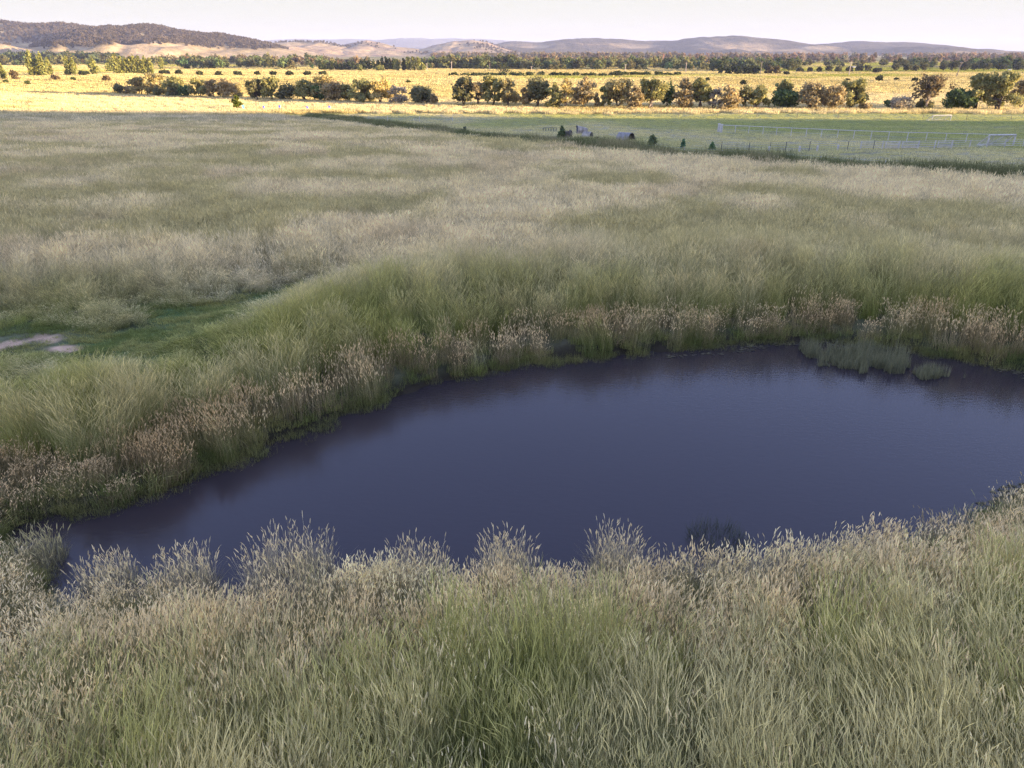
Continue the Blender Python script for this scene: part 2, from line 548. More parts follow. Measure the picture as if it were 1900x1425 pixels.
def hill(name, label, D, prof, wf, wb, forest, seed, mat, spur=.5, ncol=240, nrow=70):
    sx = np.linspace(prof[0][0], prof[-1][0], ncol)
    sy = np.interp(sx, [p[0] for p in prof], [p[1] for p in prof])
    sy = np.convolve(np.pad(sy, 2, mode='edge'), np.ones(5) / 5, 'valid')
    sy = sy + (fbm(sx / 14, sx * 0, seed, 4) - .5) * 2.2
    rr = [ray(a, b) for a, b in zip(sx, sy)]
    cx = np.array([r[0] for r in rr]) * D
    cz = np.array([r[1] for r in rr]) * D + CAMZ
    zb = PLAIN - 3
    v = np.linspace(-1, 1, nrow)
    V, CX = np.meshgrid(v, cx, indexing='ij')
    CZ = np.broadcast_to(cz, V.shape)
    Yh = D + np.where(V < 0, V * wf, V * wb)
    warp = fbm(CX / (wf * .35), Yh / (wf * .5), seed + 7, 4) - .5
    g = np.clip(1 - np.abs(V) * (1 + spur * 1.6 * warp * (1 - (1 - np.abs(V)) ** 3)), 0, 1)
    g = g * g * (3 - 2 * g)
    g = g ** (1 + .5 * (fbm(CX / (wf * .25), Yh / (wf * .25), seed + 3, 3) - .5))
    damp = 1 - np.exp(-(np.abs(V) / .28) ** 2)
    g = g * (1 - .75 * damp * np.abs(fbm(CX / (wf * .28), Yh / (wf * .8), seed + 9, 4) - .5) * 2)
    edge = np.minimum(np.minimum(1, (np.abs(V) - 1) * -6), 1)
    Z = zb + np.clip(CZ - zb, 0, None) * g * np.clip(edge, 0, 1)
    x, y, z = CX.ravel(), Yh.ravel(), Z.ravel()
    rel = (z - zb) / max(cz.max() - zb, 1)
    c, fo = forest(x, y, z, rel)
    idx = np.arange(nrow * ncol).reshape(nrow, ncol)
    f = np.stack([idx[:-1, :-1], idx[:-1, 1:], idx[1:, 1:], idx[1:, :-1]], -1).reshape(-1, 4)
    me = mesh_np(name, np.stack([x, y, z], 1), f, mat, {'gcol': ('FLOAT_COLOR', 'POINT', c)}, True)
    tag(link(name, me), label, kind='structure')
    return x.reshape(V.shape), y.reshape(V.shape), z.reshape(V.shape), fo.reshape(V.shape)

def f_left(x, y, z, r):
    n = fbm(x / 260, y / 200, 71)
    fo = sm(.30, .42, r + (n - .5) * .35)
    c = mixc(mixc(GOLD, rgb((.33, .25, .13)), sm(.4, .6, n)), FOREST * 1.7, fo)
    return c, fo
def f_gold(x, y, z, r):
    n = fbm(x / 330, y / 300, 72)
    fo = sm(.60, .72, n + .1 * r)
    c = mixc(mixc(GOLD, rgb((.34, .24, .15)), sm(.35, .6, fbm(x / 90, y / 90, 73))), FOREST * 1.6, .75 * fo)
    return c, fo
def f_blue(x, y, z, r):
    n = fbm(x / 520, y / 420, 74)
    gold = sm(.60, .70, n) * sm(.75, .35, r)
    return mixc(FOREST * 1.05, GOLD * .9, gold), 1 - gold
def f_dist(x, y, z, r):
    return np.tile(rgb((.12, .12, .11)), (len(x), 1)), r * 0

HB = hill('hill', 'wooded brown hill, the one at the left edge of the skyline', 2500, [(-300, 36), (-150, 30), (-40, 38), (0, 41), (30, 45), (60, 49), (95, 47), (120, 46), (145, 49), (200, 64), (260, 80), (330, 100)], 700, 600, f_left, 11, M_HILL, spur=1.2)
HA = hill('hill', 'wooded brown hill with golden foot, in front of the left skyline hill', 2250, [(95, 104), (115, 84), (138, 66), (160, 58), (185, 54), (215, 52), (235, 55), (258, 51), (285, 49), (300, 54), (340, 60), (380, 66), (405, 65), (430, 71), (455, 75), (480, 81), (520, 91), (560, 99), (610, 108)], 650, 600, f_left, 12, M_HILL, spur=1.2)
HG = [hill('hill', 'small bare golden hill beside the wooded range', 3300, [(440, 100), (470, 85), (500, 80), (530, 79), (560, 77), (600, 78), (640, 86), (680, 98), (720, 106)], 800, 600, f_gold, 13, M_HILL, spur=.9),
      hill('hill', 'low golden hill with long right slope in the middle of the skyline', 3500, [(590, 104), (620, 88), (650, 81), (680, 75), (700, 78), (730, 86), (780, 91), (830, 96), (900, 106)], 800, 600, f_gold, 14, M_HILL, spur=.9),
      hill('hill', 'rounded golden hill just left of the blue range', 3600, [(740, 104), (780, 93), (810, 83), (840, 77), (875, 74), (905, 79), (945, 93), (1000, 106)], 800, 600, f_gold, 15, M_HILL, spur=.9)]
hill('hill', 'blue wooded range with pale clearings behind the middle woods', 5200, [(880, 100), (920, 82), (950, 76), (1000, 79), (1020, 76), (1060, 72), (1100, 70), (1150, 73), (1200, 76), (1260, 75), (1320, 84), (1400, 100)], 1700, 1200, f_blue, 16, M_RANGE, spur=1.1)
hill('hill', 'long blue wooded range, highest on the right skyline', 4800, [(1190, 104), (1240, 82), (1270, 72), (1300, 69), (1360, 66), (1400, 70), (1440, 73), (1480, 79), (1530, 90), (1600, 104)], 1500, 1200, f_blue, 17, M_RANGE, spur=1.1)
hill('hill', 'lower blue ridge sloping down to the right edge of the skyline', 5000, [(1420, 100), (1480, 86), (1520, 82), (1560, 79), (1590, 76), (1640, 79), (1680, 78), (1720, 84), (1760, 91), (1800, 96), (1850, 94), (1900, 97), (2000, 95), (2150, 97)], 1500, 1200, f_blue, 18, M_RANGE, spur=1.1)
hill('hill', 'faint pale mountain far behind the golden hills', 11000, [(430, 84), (500, 75), (550, 72), (600, 74), (650, 72), (700, 75), (760, 70), (800, 72), (850, 71), (920, 74), (1010, 79), (1100, 90)], 2500, 1500, f_dist, 19, M_RANGE)

# ------------------------------------------------------------------ air
m, nt, out = new_mat('haze')
pv = N(nt, 'ShaderNodeVolumePrincipled')
pv.inputs['Color'].default_value = (.62, .68, .95, 1)
pv.inputs['Density'].default_value = 8.0e-5
m.cycles.volume_sampling = 'DISTANCE'
nt.links.new(pv.outputs[0], out.inputs['Volume'])
hz = MB().box((0, 5500, 101), (36000, 18000, 222)).build('haze', m)
hz.location.z = 0
tag(hz, 'thin pale evening haze over the plain', kind='stuff')
# ------------------------------------------------------------------ grass (too fine to count: scattered tufts)
def tuft(name, seed, R, leaf=(80, .45, .006, .5), stalk=(20, .8, .004, .22), head=None, K=4, fst=(.35, 1), fleaf=(0, .35), mat=None, coh=None):
    """leaf / stalk = (count, height, width, bend); head = (length, width) of the seed head on each stalk"""
    r = RS(seed)
    Vs, Fs, fa, ra = [], [], [], []
    base = 0
    for kind, (n, h, w, b) in (('leaf', leaf), ('stalk', stalk)):
        if n == 0: continue
        rad = R * np.sqrt(r.rand(n)); th = r.rand(n) * 6.283
        root = np.stack([rad * np.cos(th), rad * np.sin(th), np.full(n, -.03)], 1)
        az = th + r.randn(n) * 1.0 if kind == 'leaf' else r.rand(n) * 6.283
        if coh:
            az = np.where(r.rand(n) < .85, r.randn(n) * coh, az)
        hh = h * (0.55 + .6 * r.rand(n) ** .7)
        bb = b * (0.25 + 1.1 * r.rand(n))
        dv = np.stack([np.cos(az), np.sin(az), np.zeros(n)], 1)
        wa = r.rand(n) * 6.283
        wv = np.stack([np.cos(wa), np.sin(wa), np.zeros(n)], 1)
        s = np.linspace(0, 1, K + 1)
        rb = r.rand(n)
        P = root[:, None] + dv[:, None] * (hh * bb)[:, None, None] * (s ** 2)[None, :, None]
        P[:, :, 2] += hh[:, None] * (s[None] - 0.42 * (bb[:, None]) * s[None] ** 2.4)
        ww = w * (.7 + .6 * r.rand(n))
        prof = (1 - s ** 1.6) * .95 + .05 if kind == 'leaf' else np.linspace(1, .7, K + 1)
        o = wv[:, None] * (ww[:, None] * prof[None] / 2)[:, :, None]
        V = np.stack([P - o, P + o], 2).reshape(n, -1, 3)
        q = np.arange(K)
        F = np.stack([2 * q, 2 * q + 1, 2 * q + 3, 2 * q + 2], 1)
        F = (F[None] + (np.arange(n) * 2 * (K + 1))[:, None, None] + base).reshape(-1, 4)
        Vs.append(V.reshape(-1, 3)); Fs.append(F)
        if kind == 'leaf':
            f = fleaf[0] + (fleaf[1] - fleaf[0]) * np.repeat(s, 2)
            f = np.clip(f[None] * (.4 + 1.2 * rb[:, None]) + (rb[:, None] > .86) * .55, 0, 1)
        else:
            f = np.clip(fst[0] + (fst[1] - fst[0]) * np.repeat(s, 2)[None] + 0 * rb[:, None], 0, 1)
        fa.append(f.ravel()); ra.append(np.repeat(r.rand(n), 2 * (K + 1)))
        base += n * 2 * (K + 1)
        if kind == 'stalk' and head is not None:
            hl, hw = head
            tip = P[:, -1]; tg = P[:, -1] - P[:, -2]; tg /= np.linalg.norm(tg, axis=1)[:, None]
            L = hl * (.6 + .7 * r.rand(n)); W = hw * (.7 + .6 * r.rand(n))
            cv = np.cross(tg, wv); cv /= np.linalg.norm(cv, axis=1)[:, None]
            av = np.cross(cv, tg)
            nod = (r.rand(n) * .35)[:, None] * dv
            hr = r.rand(n)
            for sv in (av, cv):
                ss = np.array([0, .3, .75, 1.0]); pw = np.array([.35, 1, .8, .12])
                HP = tip[:, None] + tg[:, None] * (L[:, None] * ss[None])[:, :, None] + nod[:, None] * (L[:, None] * ss[None] ** 2)[:, :, None]
                o = sv[:, None] * (W[:, None] * pw[None] / 2)[:, :, None]
                V = np.stack([HP - o, HP + o], 2).reshape(n, -1, 3)
                q = np.arange(3)
                F = np.stack([2 * q, 2 * q + 1, 2 * q + 3, 2 * q + 2], 1)
                F = (F[None] + (np.arange(n) * 8)[:, None, None] + base).reshape(-1, 4)
                Vs.append(V.reshape(-1, 3)); Fs.append(F)
                fa.append(np.full(n * 8, 1.0)); ra.append(np.repeat(.35 + .65 * hr, 8))
                base += n * 8
    return mesh_np(name, np.concatenate(Vs), np.concatenate(Fs), mat or M_GRASS,
                   {'f': ('FLOAT', 'POINT', np.concatenate(fa)), 'r': ('FLOAT', 'POINT', np.concatenate(ra))})

def scatter(name, label, meshes, P, idx, rotm, scl, attrs, kind='stuff'):
    """one object: points that carry copies of a few tufts (or far trees) through geometry nodes"""
    col = bpy.data.collections.new(name + '_kinds')
    for i, me in enumerate(meshes):
        o = bpy.data.objects.new('%s_%03d' % (name, i), me)
        col.objects.link(o)
    n = len(P)
    me = bpy.data.meshes.new(name)
    me.vertices.add(n); me.vertices.foreach_set('co', np.asarray(P, np.float32).ravel())
    def put(an, ty, key, val):
        at = me.attributes.new(an, ty, 'POINT'); at.data.foreach_set(key, val.ravel())
    put('idx', 'INT', 'value', np.asarray(idx, np.int32))
    put('rot', 'FLOAT_VECTOR', 'vector', np.asarray(rotm, np.float32))
    put('scl', 'FLOAT_VECTOR', 'vector', np.asarray(scl, np.float32))
    for an, val in attrs.items():
        val = np.concatenate([np.asarray(val, np.float32), np.ones((n, 1), np.float32)], 1)
        put(an, 'FLOAT_COLOR', 'color', val)
    o = link(name, me)
    tag(o, label, kind=kind)
    g = bpy.data.node_groups.new(name + '_scatter', 'GeometryNodeTree')
    g.interface.new_socket('Geometry', in_out='INPUT', socket_type='NodeSocketGeometry')
    g.interface.new_socket('Geometry', in_out='OUTPUT', socket_type='NodeSocketGeometry')
    gi = g.nodes.new('NodeGroupInput'); go = g.nodes.new('NodeGroupOutput')
    ci = g.nodes.new('GeometryNodeCollectionInfo'); ci.inputs[0].default_value = col
    ci.inputs['Separate Children'].default_value = True; ci.inputs['Reset Children'].default_value = True
    ip = g.nodes.new('GeometryNodeInstanceOnPoints'); ip.inputs['Pick Instance'].default_value = True
    def attr(an, ty):
        a = g.nodes.new('GeometryNodeInputNamedAttribute'); a.data_type = ty; a.inputs['Name'].default_value = an
        return a.outputs['Attribute']
    e = g.nodes.new('FunctionNodeEulerToRotation')
    g.links.new(attr('rot', 'FLOAT_VECTOR'), e.inputs[0])
    g.links.new(gi.outputs[0], ip.inputs['Points']); g.links.new(ci.outputs[0], ip.inputs['Instance'])
    g.links.new(attr('idx', 'INT'), ip.inputs['Instance Index']); g.links.new(e.outputs[0], ip.inputs['Rotation'])
    g.links.new(attr('scl', 'FLOAT_VECTOR'), ip.inputs['Scale'])
    g.links.new(ip.outputs[0], go.inputs[0])
    md = o.modifiers.new('scatter', 'NODES'); md.node_group = g
    return o

def lean_rot(spin, lx, ly):
    """Euler XYZ of: spin about Z, then tilt so that the top leans by (lx, ly)"""
    c, s = np.cos(spin), np.sin(spin)
    z = np.stack([lx, ly, np.ones_like(lx)], 1); z /= np.linalg.norm(z, axis=1)[:, None]
    xx = np.stack([c, s, np.zeros_like(c)], 1); xx -= z * (xx * z).sum(1)[:, None]; xx /= np.linalg.norm(xx, axis=1)[:, None]
    yy = np.cross(z, xx)
    # columns xx, yy, z
    b = np.arcsin(np.clip(-xx[:, 2], -1, 1)); a = np.arctan2(yy[:, 2], z[:, 2]); cz = np.arctan2(xx[:, 1], xx[:, 0])
    return np.stack([a, b, cz], 1)

GR = RS(4)
def fan(n_per, ya, yb):
    ys = np.linspace(ya, yb, 400)
    hw = 0.80 * (.906 * ys + 3.2) + 2.0
    pdf = hw * n_per(ys) if callable(n_per) else hw * n_per
    cum = np.concatenate([[0], np.cumsum((pdf[1:] + pdf[:-1]) / 2 * np.diff(ys) * 2)])
    n = int(cum[-1])
    y = np.interp(GR.rand(n) * cum[-1], cum, ys)
    x = (GR.rand(n) * 2 - 1) * (0.80 * (.906 * y + 3.2) + 2.0)
    return x, y

HEADS = rgb((.72, .64, .52)); STRAW = rgb((.46, .42, .27)); PALE = rgb((.50, .47, .36)); DGREEN = rgb((.055, .10, .035)); LGREEN = rgb((.13, .18, .055)); OLIVE = rgb((.16, .155, .075)); GREY = rgb((.20, .195, .13))

def field_cols(x, y):
    n1 = fbm(x / 6.5, y / 5, 51, 5); n2 = fbm(x / 1.9, y / 1.9, 52, 3); n3 = fbm(x / 30, y / 20, 53, 3)
    t = mixc(OLIVE, GREY, sm(.35, .62, n3))
    t = mixc(t, rgb((.085, .115, .06)), .38 * sm(.46, .62, n1))
    t = mixc(t, rgb((.06, .11, .04)), .7 * sm(.62, .8, n2))
    s = mixc(STRAW * .86, rgb((.53, .48, .38)), sm(.60, .40, n1))
    s = mixc(s, rgb((.42, .36, .28)), .5 * sm(.6, .75, fbm(x / 6, y / 7, 56, 3)))
    return t * 1.15 * rgb((1.08, .99, 1.06)), s * 1.13 * rgb((1.03, 1, 1.05))

def lod(name, label, meshes, x, y, keep, size, cols, lean=.25, zoff=0.0, sc_j=.35, wind=(.15, .8), spinj=None):
    k = keep; x, y = x[k], y[k]
    n = len(x)
    z = hgt(x, y) + zoff
    t, s = cols(x, y)
    j = (.8 + .4 * GR.rand(n, 1))
    t = t * j; s = s * (.8 + .4 * GR.rand(n, 1))
    ln = fbm(x / 5, y / 5, 60, 2) - .5
    ln2 = fbm(x / 5, y / 5, 61, 2) - .5
    if callable(lean):
        lean = lean(y, x)
    lx = lean * (wind[0] + 1.3 * ln + .4 * GR.randn(n)); ly = lean * (wind[1] + 1.3 * ln2 + .35 * GR.randn(n))
    spin = math.atan2(wind[1], wind[0]) + 2.2 * (fbm(x / 2.5, y / 2.5, 63, 2) - .5) + (.5 + 2.0 * (y > 10.5 + .12 * np.abs(x))) * GR.randn(n)
    sz = size(x, y) * (1 - sc_j / 2 + sc_j * GR.rand(n))
    sc = np.stack([np.ones(n) * (.85 + .3 * GR.rand(n)), np.ones(n) * (.85 + .3 * GR.rand(n)), sz], 1)
    return scatter(name, label, meshes, np.stack([x, y, z], 1), GR.randint(0, len(meshes), n), lean_rot(spin, lx, ly), sc, {'tcol': t, 'scol': s})

def near_sd(x, y):
    sd = np.full(x.shape, 99.0)
    k = (np.abs(x) < 60) & (y < 45)
    sd[k] = poly_sd(x[k], y[k], POND)
    sd[k] += (fbm(x[k] / 1.3, y[k] / 1.3, 5, 3) - .5) * 0.9 * sm(2.5, .3, np.abs(sd[k]))
    return sd
def near_track(x, y):
    d = np.full(x.shape, 99.0)
    k = (x < 5) & (y < 45)
    d[k] = np.minimum(poly_sd(x[k], y[k], TRACK), 99)
    return d + (fbm(x / 1.1, y / 1.1, 62, 3) - .5) * .9

# --- tufts: close range (blades a few mm wide) to far range (wider, fewer)
fine = [tuft('tuft', 100 + i, .26, (95, .62, .0040, .42), (46, 1.0, .0028, .22), (.14, .0065), fst=(.2, .9), coh=1.0) for i in range(6)]
lush = [tuft('tuft', 120 + i, .20, (115, 1.0, .0039, .30), (38, 1.2, .0032, .24), (.18, .007), fleaf=(0, .75), coh=.7, K=5) for i in range(6)]
phal = [tuft('tuft', 140 + i, .22, (56, .62, .0048, .4), (30, .98, .0036, .12), (.092, .0118), fst=(.05, .55), coh=1.2) for i in range(6)]
shortg = [tuft('tuft', 160 + i, .22, (110, .12, .006, .9), (4, .2, .003, .3), None, K=2) for i in range(3)]
mid = [tuft('tuft', 180 + i, .42, (80, .60, .013, .7), (46, .86, .008, .35), (.16, .016), K=3) for i in range(4)]
wide = [tuft('tuft', 200 + i, .85, (95, .58, .034, .6), (70, .82, .022, .32), (.2, .035), K=2) for i in range(4)]
farg = [tuft('tuft', 220 + i, 1.7, (110, .55, .08, .5), (90, .78, .055, .3), None, K=2) for i in range(4)]
vast = [tuft('tuft', 240 + i, 4.5, (120, .26, .32, .4), (70, .34, .26, .25), None, K=2) for i in range(4)]

def soft(y, a, b, w):
    """stochastic hand-over between detail levels"""
    u = GR.rand(len(y)) * w * 2 - w
    return (y + u * a >= a) & (y + u * b < b)

# close bank and far bank
x, y = fan(lambda q: np.interp(q, [2, 12, 14, 30], [30, 26, 16, 10]), 2.4, 30)
sd = near_sd(x, y); tr = near_track(x, y)
nearside = y < 10.5 + .12 * np.abs(x)
zone = fbm(x / 2.4, y / 1.8, 70, 3)
left = sm(2, -6, x)
headzone = sm(.50, .60, zone + .30 * sm(3.2, .4, sd) * nearside + .12 * left * nearside - .13 * (1 - nearside) - .06 * nearside)
isphal = ((sd < np.where(nearside, 1.5, 1.05) + .9 * (zone - .5)) & (sd > .12)) | ((GR.rand(len(x)) < np.clip(.80 * sm(3.4, 1.6, sd) + .15 + .30 * left + .5 * (zone - .5), 0, .92)) & (sd > .12) & nearside)
ok = (sd > .1) & (tr > .05) & soft(y, 0, 28, .1)
lushz = GR.rand(len(x)) < sm(.42, .56, fbm(x / 1.1, y / 1.3, 71, 3) + (.08 + .06 * sm(0, 5, x)) * nearside + .10 * (~nearside) * sm(4.5, 1.2, sd))
def c_near(x, y):
    sd = near_sd(x, y)
    n1 = fbm(x / 1.6, y / 1.6, 72, 4); n2 = fbm(x / 3.3, y / 3.3, 73, 3)
    t = mixc(rgb((.095, .15, .04)), rgb((.22, .27, .065)), sm(.38, .62, n1))
    t = mixc(t, rgb((.055, .095, .035)), .9 * sm(.47, .68, n2))
    s = mixc(rgb((.40, .39, .20)), rgb((.56, .51, .38)), sm(.35, .65, fbm(x / 1.2, y / 1.2, 74, 3)))
    f = sm(18, 25, y)[..., None]
    tf, sf = field_cols(x, y)
    t = t * rgb((.90, .92, .82)); s = s * rgb((.88, .86, .76))
    return t * (1 - f) + tf * f, s * (1 - f) + sf * f
def c_phal(x, y):
    n1 = fbm(x / 1.6, y / 1.6, 75, 3)
    t = mixc(rgb((.16, .165, .075)), rgb((.20, .165, .105)), sm(.35, .6, n1))
    s = mixc(HEADS, rgb((.62, .52, .40)), sm(.4, .65, fbm(x / 2.1, y / 2.1, 76, 3)))
    s = s * mixc(rgb((1, 1, 1)), rgb((.86, .80, .74)), sm(8.5, 11.5, y + .05 * np.abs(x)))
    return t, s
hs = lambda x, y: np.where(y > 10.5 + .12 * np.abs(x), 1, (.62 + .38 * sm(.6, 2.6, near_sd(x, y))) * (1 - .42 * sm(-3.5, -6.5, x))) * (.62 + .52 * fbm(x / 1.9, y / 1.9, 77, 3)) * (.22 + .78 * sm(.0, 3.6, near_track(x, y)))
lean_b = lambda y, x: .07 + .09 * sm(12.5, 9.5, y - .12 * np.abs(x))
lod('bank_grass', 'long fine pale green grass on the dam banks', fine, x, y, ok & ~isphal & ~lushz, hs, c_near, lean_b)
lod('lush_grass', 'longer arching yellow green grass in clumps on the dam banks', lush, x, y, ok & ~isphal & lushz, hs, c_near, lambda y, x: 1.2 * lean_b(y, x))
lod('seeding_grass', 'stiff brown grass with pinkish seed heads along the water', phal, x, y, ok & isphal, lambda x, y: (.55 + .6 * fbm(x / 1.2, y / 1.2, 78, 3)) * np.where(y > 10.5 + .12 * np.abs(x), .85, (.74 + .26 * sm(.3, 2.2, near_sd(x, y))) * (1 - .42 * sm(-3.5, -6.5, x))), c_phal, .13)
# mown track and the wet edge
xt, yt = x, y
kt = (tr < .25) & (tr > -9)
dd = np.full(x.shape, 9.0)
for P_ in (DIRT_A, DIRT_B, DIRT_C):
    dd[kt] = np.minimum(dd[kt], poly_sd(x[kt], y[kt], P_))
ke = (kt & (dd > .1 + .1 * GR.rand(len(x)))) | ((sd > -.10) & (sd < .6))
x2 = np.concatenate([x[ke] + .15 * GR.randn(ke.sum()) for _ in range(3)]); y2 = np.concatenate([y[ke] + .15 * GR.randn(ke.sum()) for _ in range(3)])
def c_short(x, y):
    n1 = fbm(x / .9, y / .9, 79, 3)
    t = mixc(rgb((.115, .135, .055)), rgb((.20, .195, .09)), sm(.42, .65, n1))
    t = mixc(t, rgb((.105, .10, .055)), .6 * sm(.35, .0, near_sd(x, y)))
    return t * 1.3, t * 1.9
lod('short_grass', 'short green grass on the mown track and the water line', shortg, x2, y2, np.ones(len(x2), bool), lambda x, y: .7 + 1.5 * sm(-.1, .3, near_track(x, y)) * sm(5, 20, y), c_short, .2)

# field out to the shade edge
FK = lambda x, y: polyline_sd(x, y, STRIP) < GR.randn(len(x)) * .8
hf = lambda x, y: .80 + .46 * fbm(x / 2.5, y / 2.5, 80, 4)
x, y = fan(lambda q: np.interp(q, [24, 60, 80], [7, 4.5, 3.5]), 23, 78)
lod('meadow_grass', 'tall grey green field grass beyond the dam bank', mid, x, y, soft(y, 27, 66, .12) & FK(x, y) & (near_track(x, y) > 0), hf, field_cols, .26)
x, y = fan(lambda q: np.interp(q, [50, 160], [2.0, 1.1]), 50, 165)
lod('meadow_grass', 'tall grey green field grass in the middle distance', wide, x, y, soft(y, 66, 135, .14) & FK(x, y), hf, field_cols, .24)
def c_far(x, y):
    t, s = field_cols(x, y)
    g = sm(175, 200, y)[..., None]
    n = fbm(x / 60, y / 45, 82, 3)
    tg = mixc(rgb((.30, .24, .11)), rgb((.38, .31, .16)), sm(.35, .65, n)); sg = mixc(rgb((.50, .41, .22)), rgb((.58, .48, .29)), sm(.35, .65, n))
    cr = sm(262, 235, y - .28 * np.abs(x + 20)) * sm(.30, .55, fbm(x / 50, y / 14, 87, 3) + .1)
    tg = mixc(tg, rgb((.44, .37, .25)), cr); sg = mixc(sg, rgb((.60, .52, .38)), cr)
    return t * (1 - g) + tg * g, s * (1 - g) + sg * g
def pad_keep(x, y):
    st = polyline_sd(x, y, STRIP)
    return (st < GR.randn(len(x)) * .8) | (y > 196 + GR.randn(len(x)) * 2)
x, y = fan(lambda q: np.interp(q, [110, 340], [.5, .28]), 112, 340)
lod('meadow_grass', 'far field grass up to the tree row', farg, x, y, soft(y, 135, 310, .14) & pad_keep(x, y), hf, c_far, .2)
x, y = fan(lambda q: np.interp(q, [270, 1200], [.16, .05]), 270, 1300)
def c_plain(x, y):
    n = fbm(x / 70, y / 55, 46); gz = sm(.52, .7, fbm(x / 120, y / 130, 47)) * sm(280, 420, y)
    t = mixc(rgb((.31, .26, .14)), rgb((.39, .33, .19)), sm(.35, .65, n)); s = mixc(rgb((.50, .42, .25)), rgb((.56, .48, .31)), sm(.35, .65, n))
    return mixc(t, rgb((.20, .22, .06)), gz), mixc(s, rgb((.34, .34, .11)), gz)
lod('dry_grass', 'golden dry grass of the sunlit plain', vast, x, y, soft(y, 310, 1200, .1), lambda x, y: .6 + .8 * fbm(x / 30, y / 25, 83, 3), c_plain, .15)
# short paddock beyond the fence
x, y = fan(lambda q: np.interp(q, [50, 200], [1.4, .8]), 45, 200)
padg = [tuft('tuft', 260 + i, .9, (120, .10, .03, .9), (24, .2, .014, .4), None, K=2) for i in range(3)]
def c_pad(x, y):
    g = ground_colour(x, y)
    return g * 1.25, g * 1.6
st = polyline_sd(x, y, STRIP)
lod('paddock_grass', 'short grazed grass of the paddock and sports field beyond the fence', padg, x, y, (st > .5) & (y < 198), lambda x, y: .6 + .9 * fbm(x / 8, y / 12, 84, 3), c_pad, .2)
# dark rank grass along the fence line
n = 8200
seg = np.array(STRIP); L = np.concatenate([[0], np.cumsum(np.hypot(*np.diff(seg, axis=0).T))])
u = GR.rand(n) * L[-1]
sx_, sy_ = np.interp(u, L, seg[:, 0]), np.interp(u, L, seg[:, 1])
off = GR.rand(n) * (3.0 + 5.5 * np.clip((sy_ - 40) / 70, 0, 1)) + .3
rank = [tuft('tuft', 280 + i, .6, (90, .85, .03, .45), (16, 1.15, .02, .3), None, K=2, fleaf=(0, .25)) for i in range(3)]
def c_rank(x, y):
    n1 = fbm(x / 5, y / 5, 85, 3)
    return mixc(rgb((.08, .11, .06)), rgb((.14, .165, .09)), sm(.35, .65, n1)), mixc(rgb((.15, .16, .09)), rgb((.28, .25, .17)), sm(.45, .7, n1))
lod('rank_grass', 'dark rank grass growing along the paddock fence', rank, sx_ + .15 * off, sy_ + off, np.ones(n, bool), lambda x, y: .62 + 1.0 * fbm(x / 5, y / 5, 86, 3), c_rank, .15)

# tussocks standing in or at the edge of the water: one thing each
def tussock(name, px, pyb, wpx, hgt_m, seed, label, style, tc, sc):
    x, y = on_plane(px, pyb, .02)
    s = m_per_px(x, y, 0)
    R = wpx * s / 2
    n = int(640 * max(R, .25) / .4)
    if style == 'seed':
        me = tuft(name, seed, R * .95, (n, hgt_m * .72, .006, .55), (int(n * .42), hgt_m, .0032, .16), (.088, .0115), fleaf=(0, .5))
    else:
        me = tuft(name, seed, R * .95, (n, hgt_m, .006, .35), (int(n * .1), hgt_m * 1.2, .003, .2), None, fleaf=(0, .2))
    m, nt, out = new_mat('tussock')
    f = N(nt, 'ShaderNodeAttribute', attribute_type='GEOMETRY', attribute_name='f')
    r = N(nt, 'ShaderNodeAttribute', attribute_type='GEOMETRY', attribute_name='r')
    mx = N(nt, 'ShaderNodeMix', data_type='RGBA')
    mx.inputs[6].default_value = (*tc, 1); mx.inputs[7].default_value = (*sc, 1)
    nt.links.new(f.outputs['Fac'], mx.inputs[0])
    mr = N(nt, 'ShaderNodeMapRange'); mr.inputs[3].default_value = .55; mr.inputs[4].default_value = 1.45
    nt.links.new(r.outputs['Fac'], mr.inputs[0])
    mu = N(nt, 'ShaderNodeVectorMath', operation='SCALE')
    nt.links.new(mx.outputs[2], mu.inputs[0]); nt.links.new(mr.outputs[0], mu.inputs['Scale'])
    wm = N(nt, 'ShaderNodeVectorMath', operation='MULTIPLY')
    wm.inputs[1].default_value = GRASS_HUE
    nt.links.new(mu.outputs[0], wm.inputs[0])
    leafy(nt, out, wm.outputs[0], .28)
    me.materials.clear(); me.materials.append(m)
    z = max(h1(x, y), -.15)
    o = link(name, me, loc=(x, y, z))
    return tag(o, label, 'grass tussock' if style == 'seed' else 'reeds', 'tussocks at the near water edge' if style == 'seed' else 'reed clumps in the water')
TC, HC = (.16, .145, .08), (.66, .57, .46)
tussock('tussock', 75, 1042, 92, .56, 301, 'brown green tussock standing alone in the shallow left tip of the pond', 'seed', TC, (.42, .38, .27))
tussock('tussock', 203, 1090, 105, .62, 302, 'low dull tussock with few pale heads, second from the pond tip', 'seed', (.11, .11, .06), HC)
tussock('tussock', 343, 1098, 120, .74, 303, 'tussock with a white fan of seed heads, left of the open inlet', 'seed', TC, HC)
tussock('tussock', 543, 1092, 170, .92, 304, 'broadest seeding tussock at the near water edge, right of the open inlet', 'seed', (.12, .10, .055), HC)
tussock('tussock', 775, 1092, 120, .82, 305, 'seeding tussock at the near water edge, between the broadest one and the tall dense one', 'seed', TC, HC)
tussock('tussock', 940, 1082, 95, .95, 306, 'tall dense tussock of pale seed heads at the middle of the near water edge', 'seed', TC, HC)
tussock('tussock', 1140, 1074, 95, .95, 307, 'tall rounded seeding tussock just left of the dark reeds', 'seed', (.12, .105, .06), HC)
tussock('reed_clump', 1330, 1002, 112, .38, 308, 'dark low clump of reeds standing in the water by the near bank', 'reed', (.045, .06, .04), (.12, .12, .08))
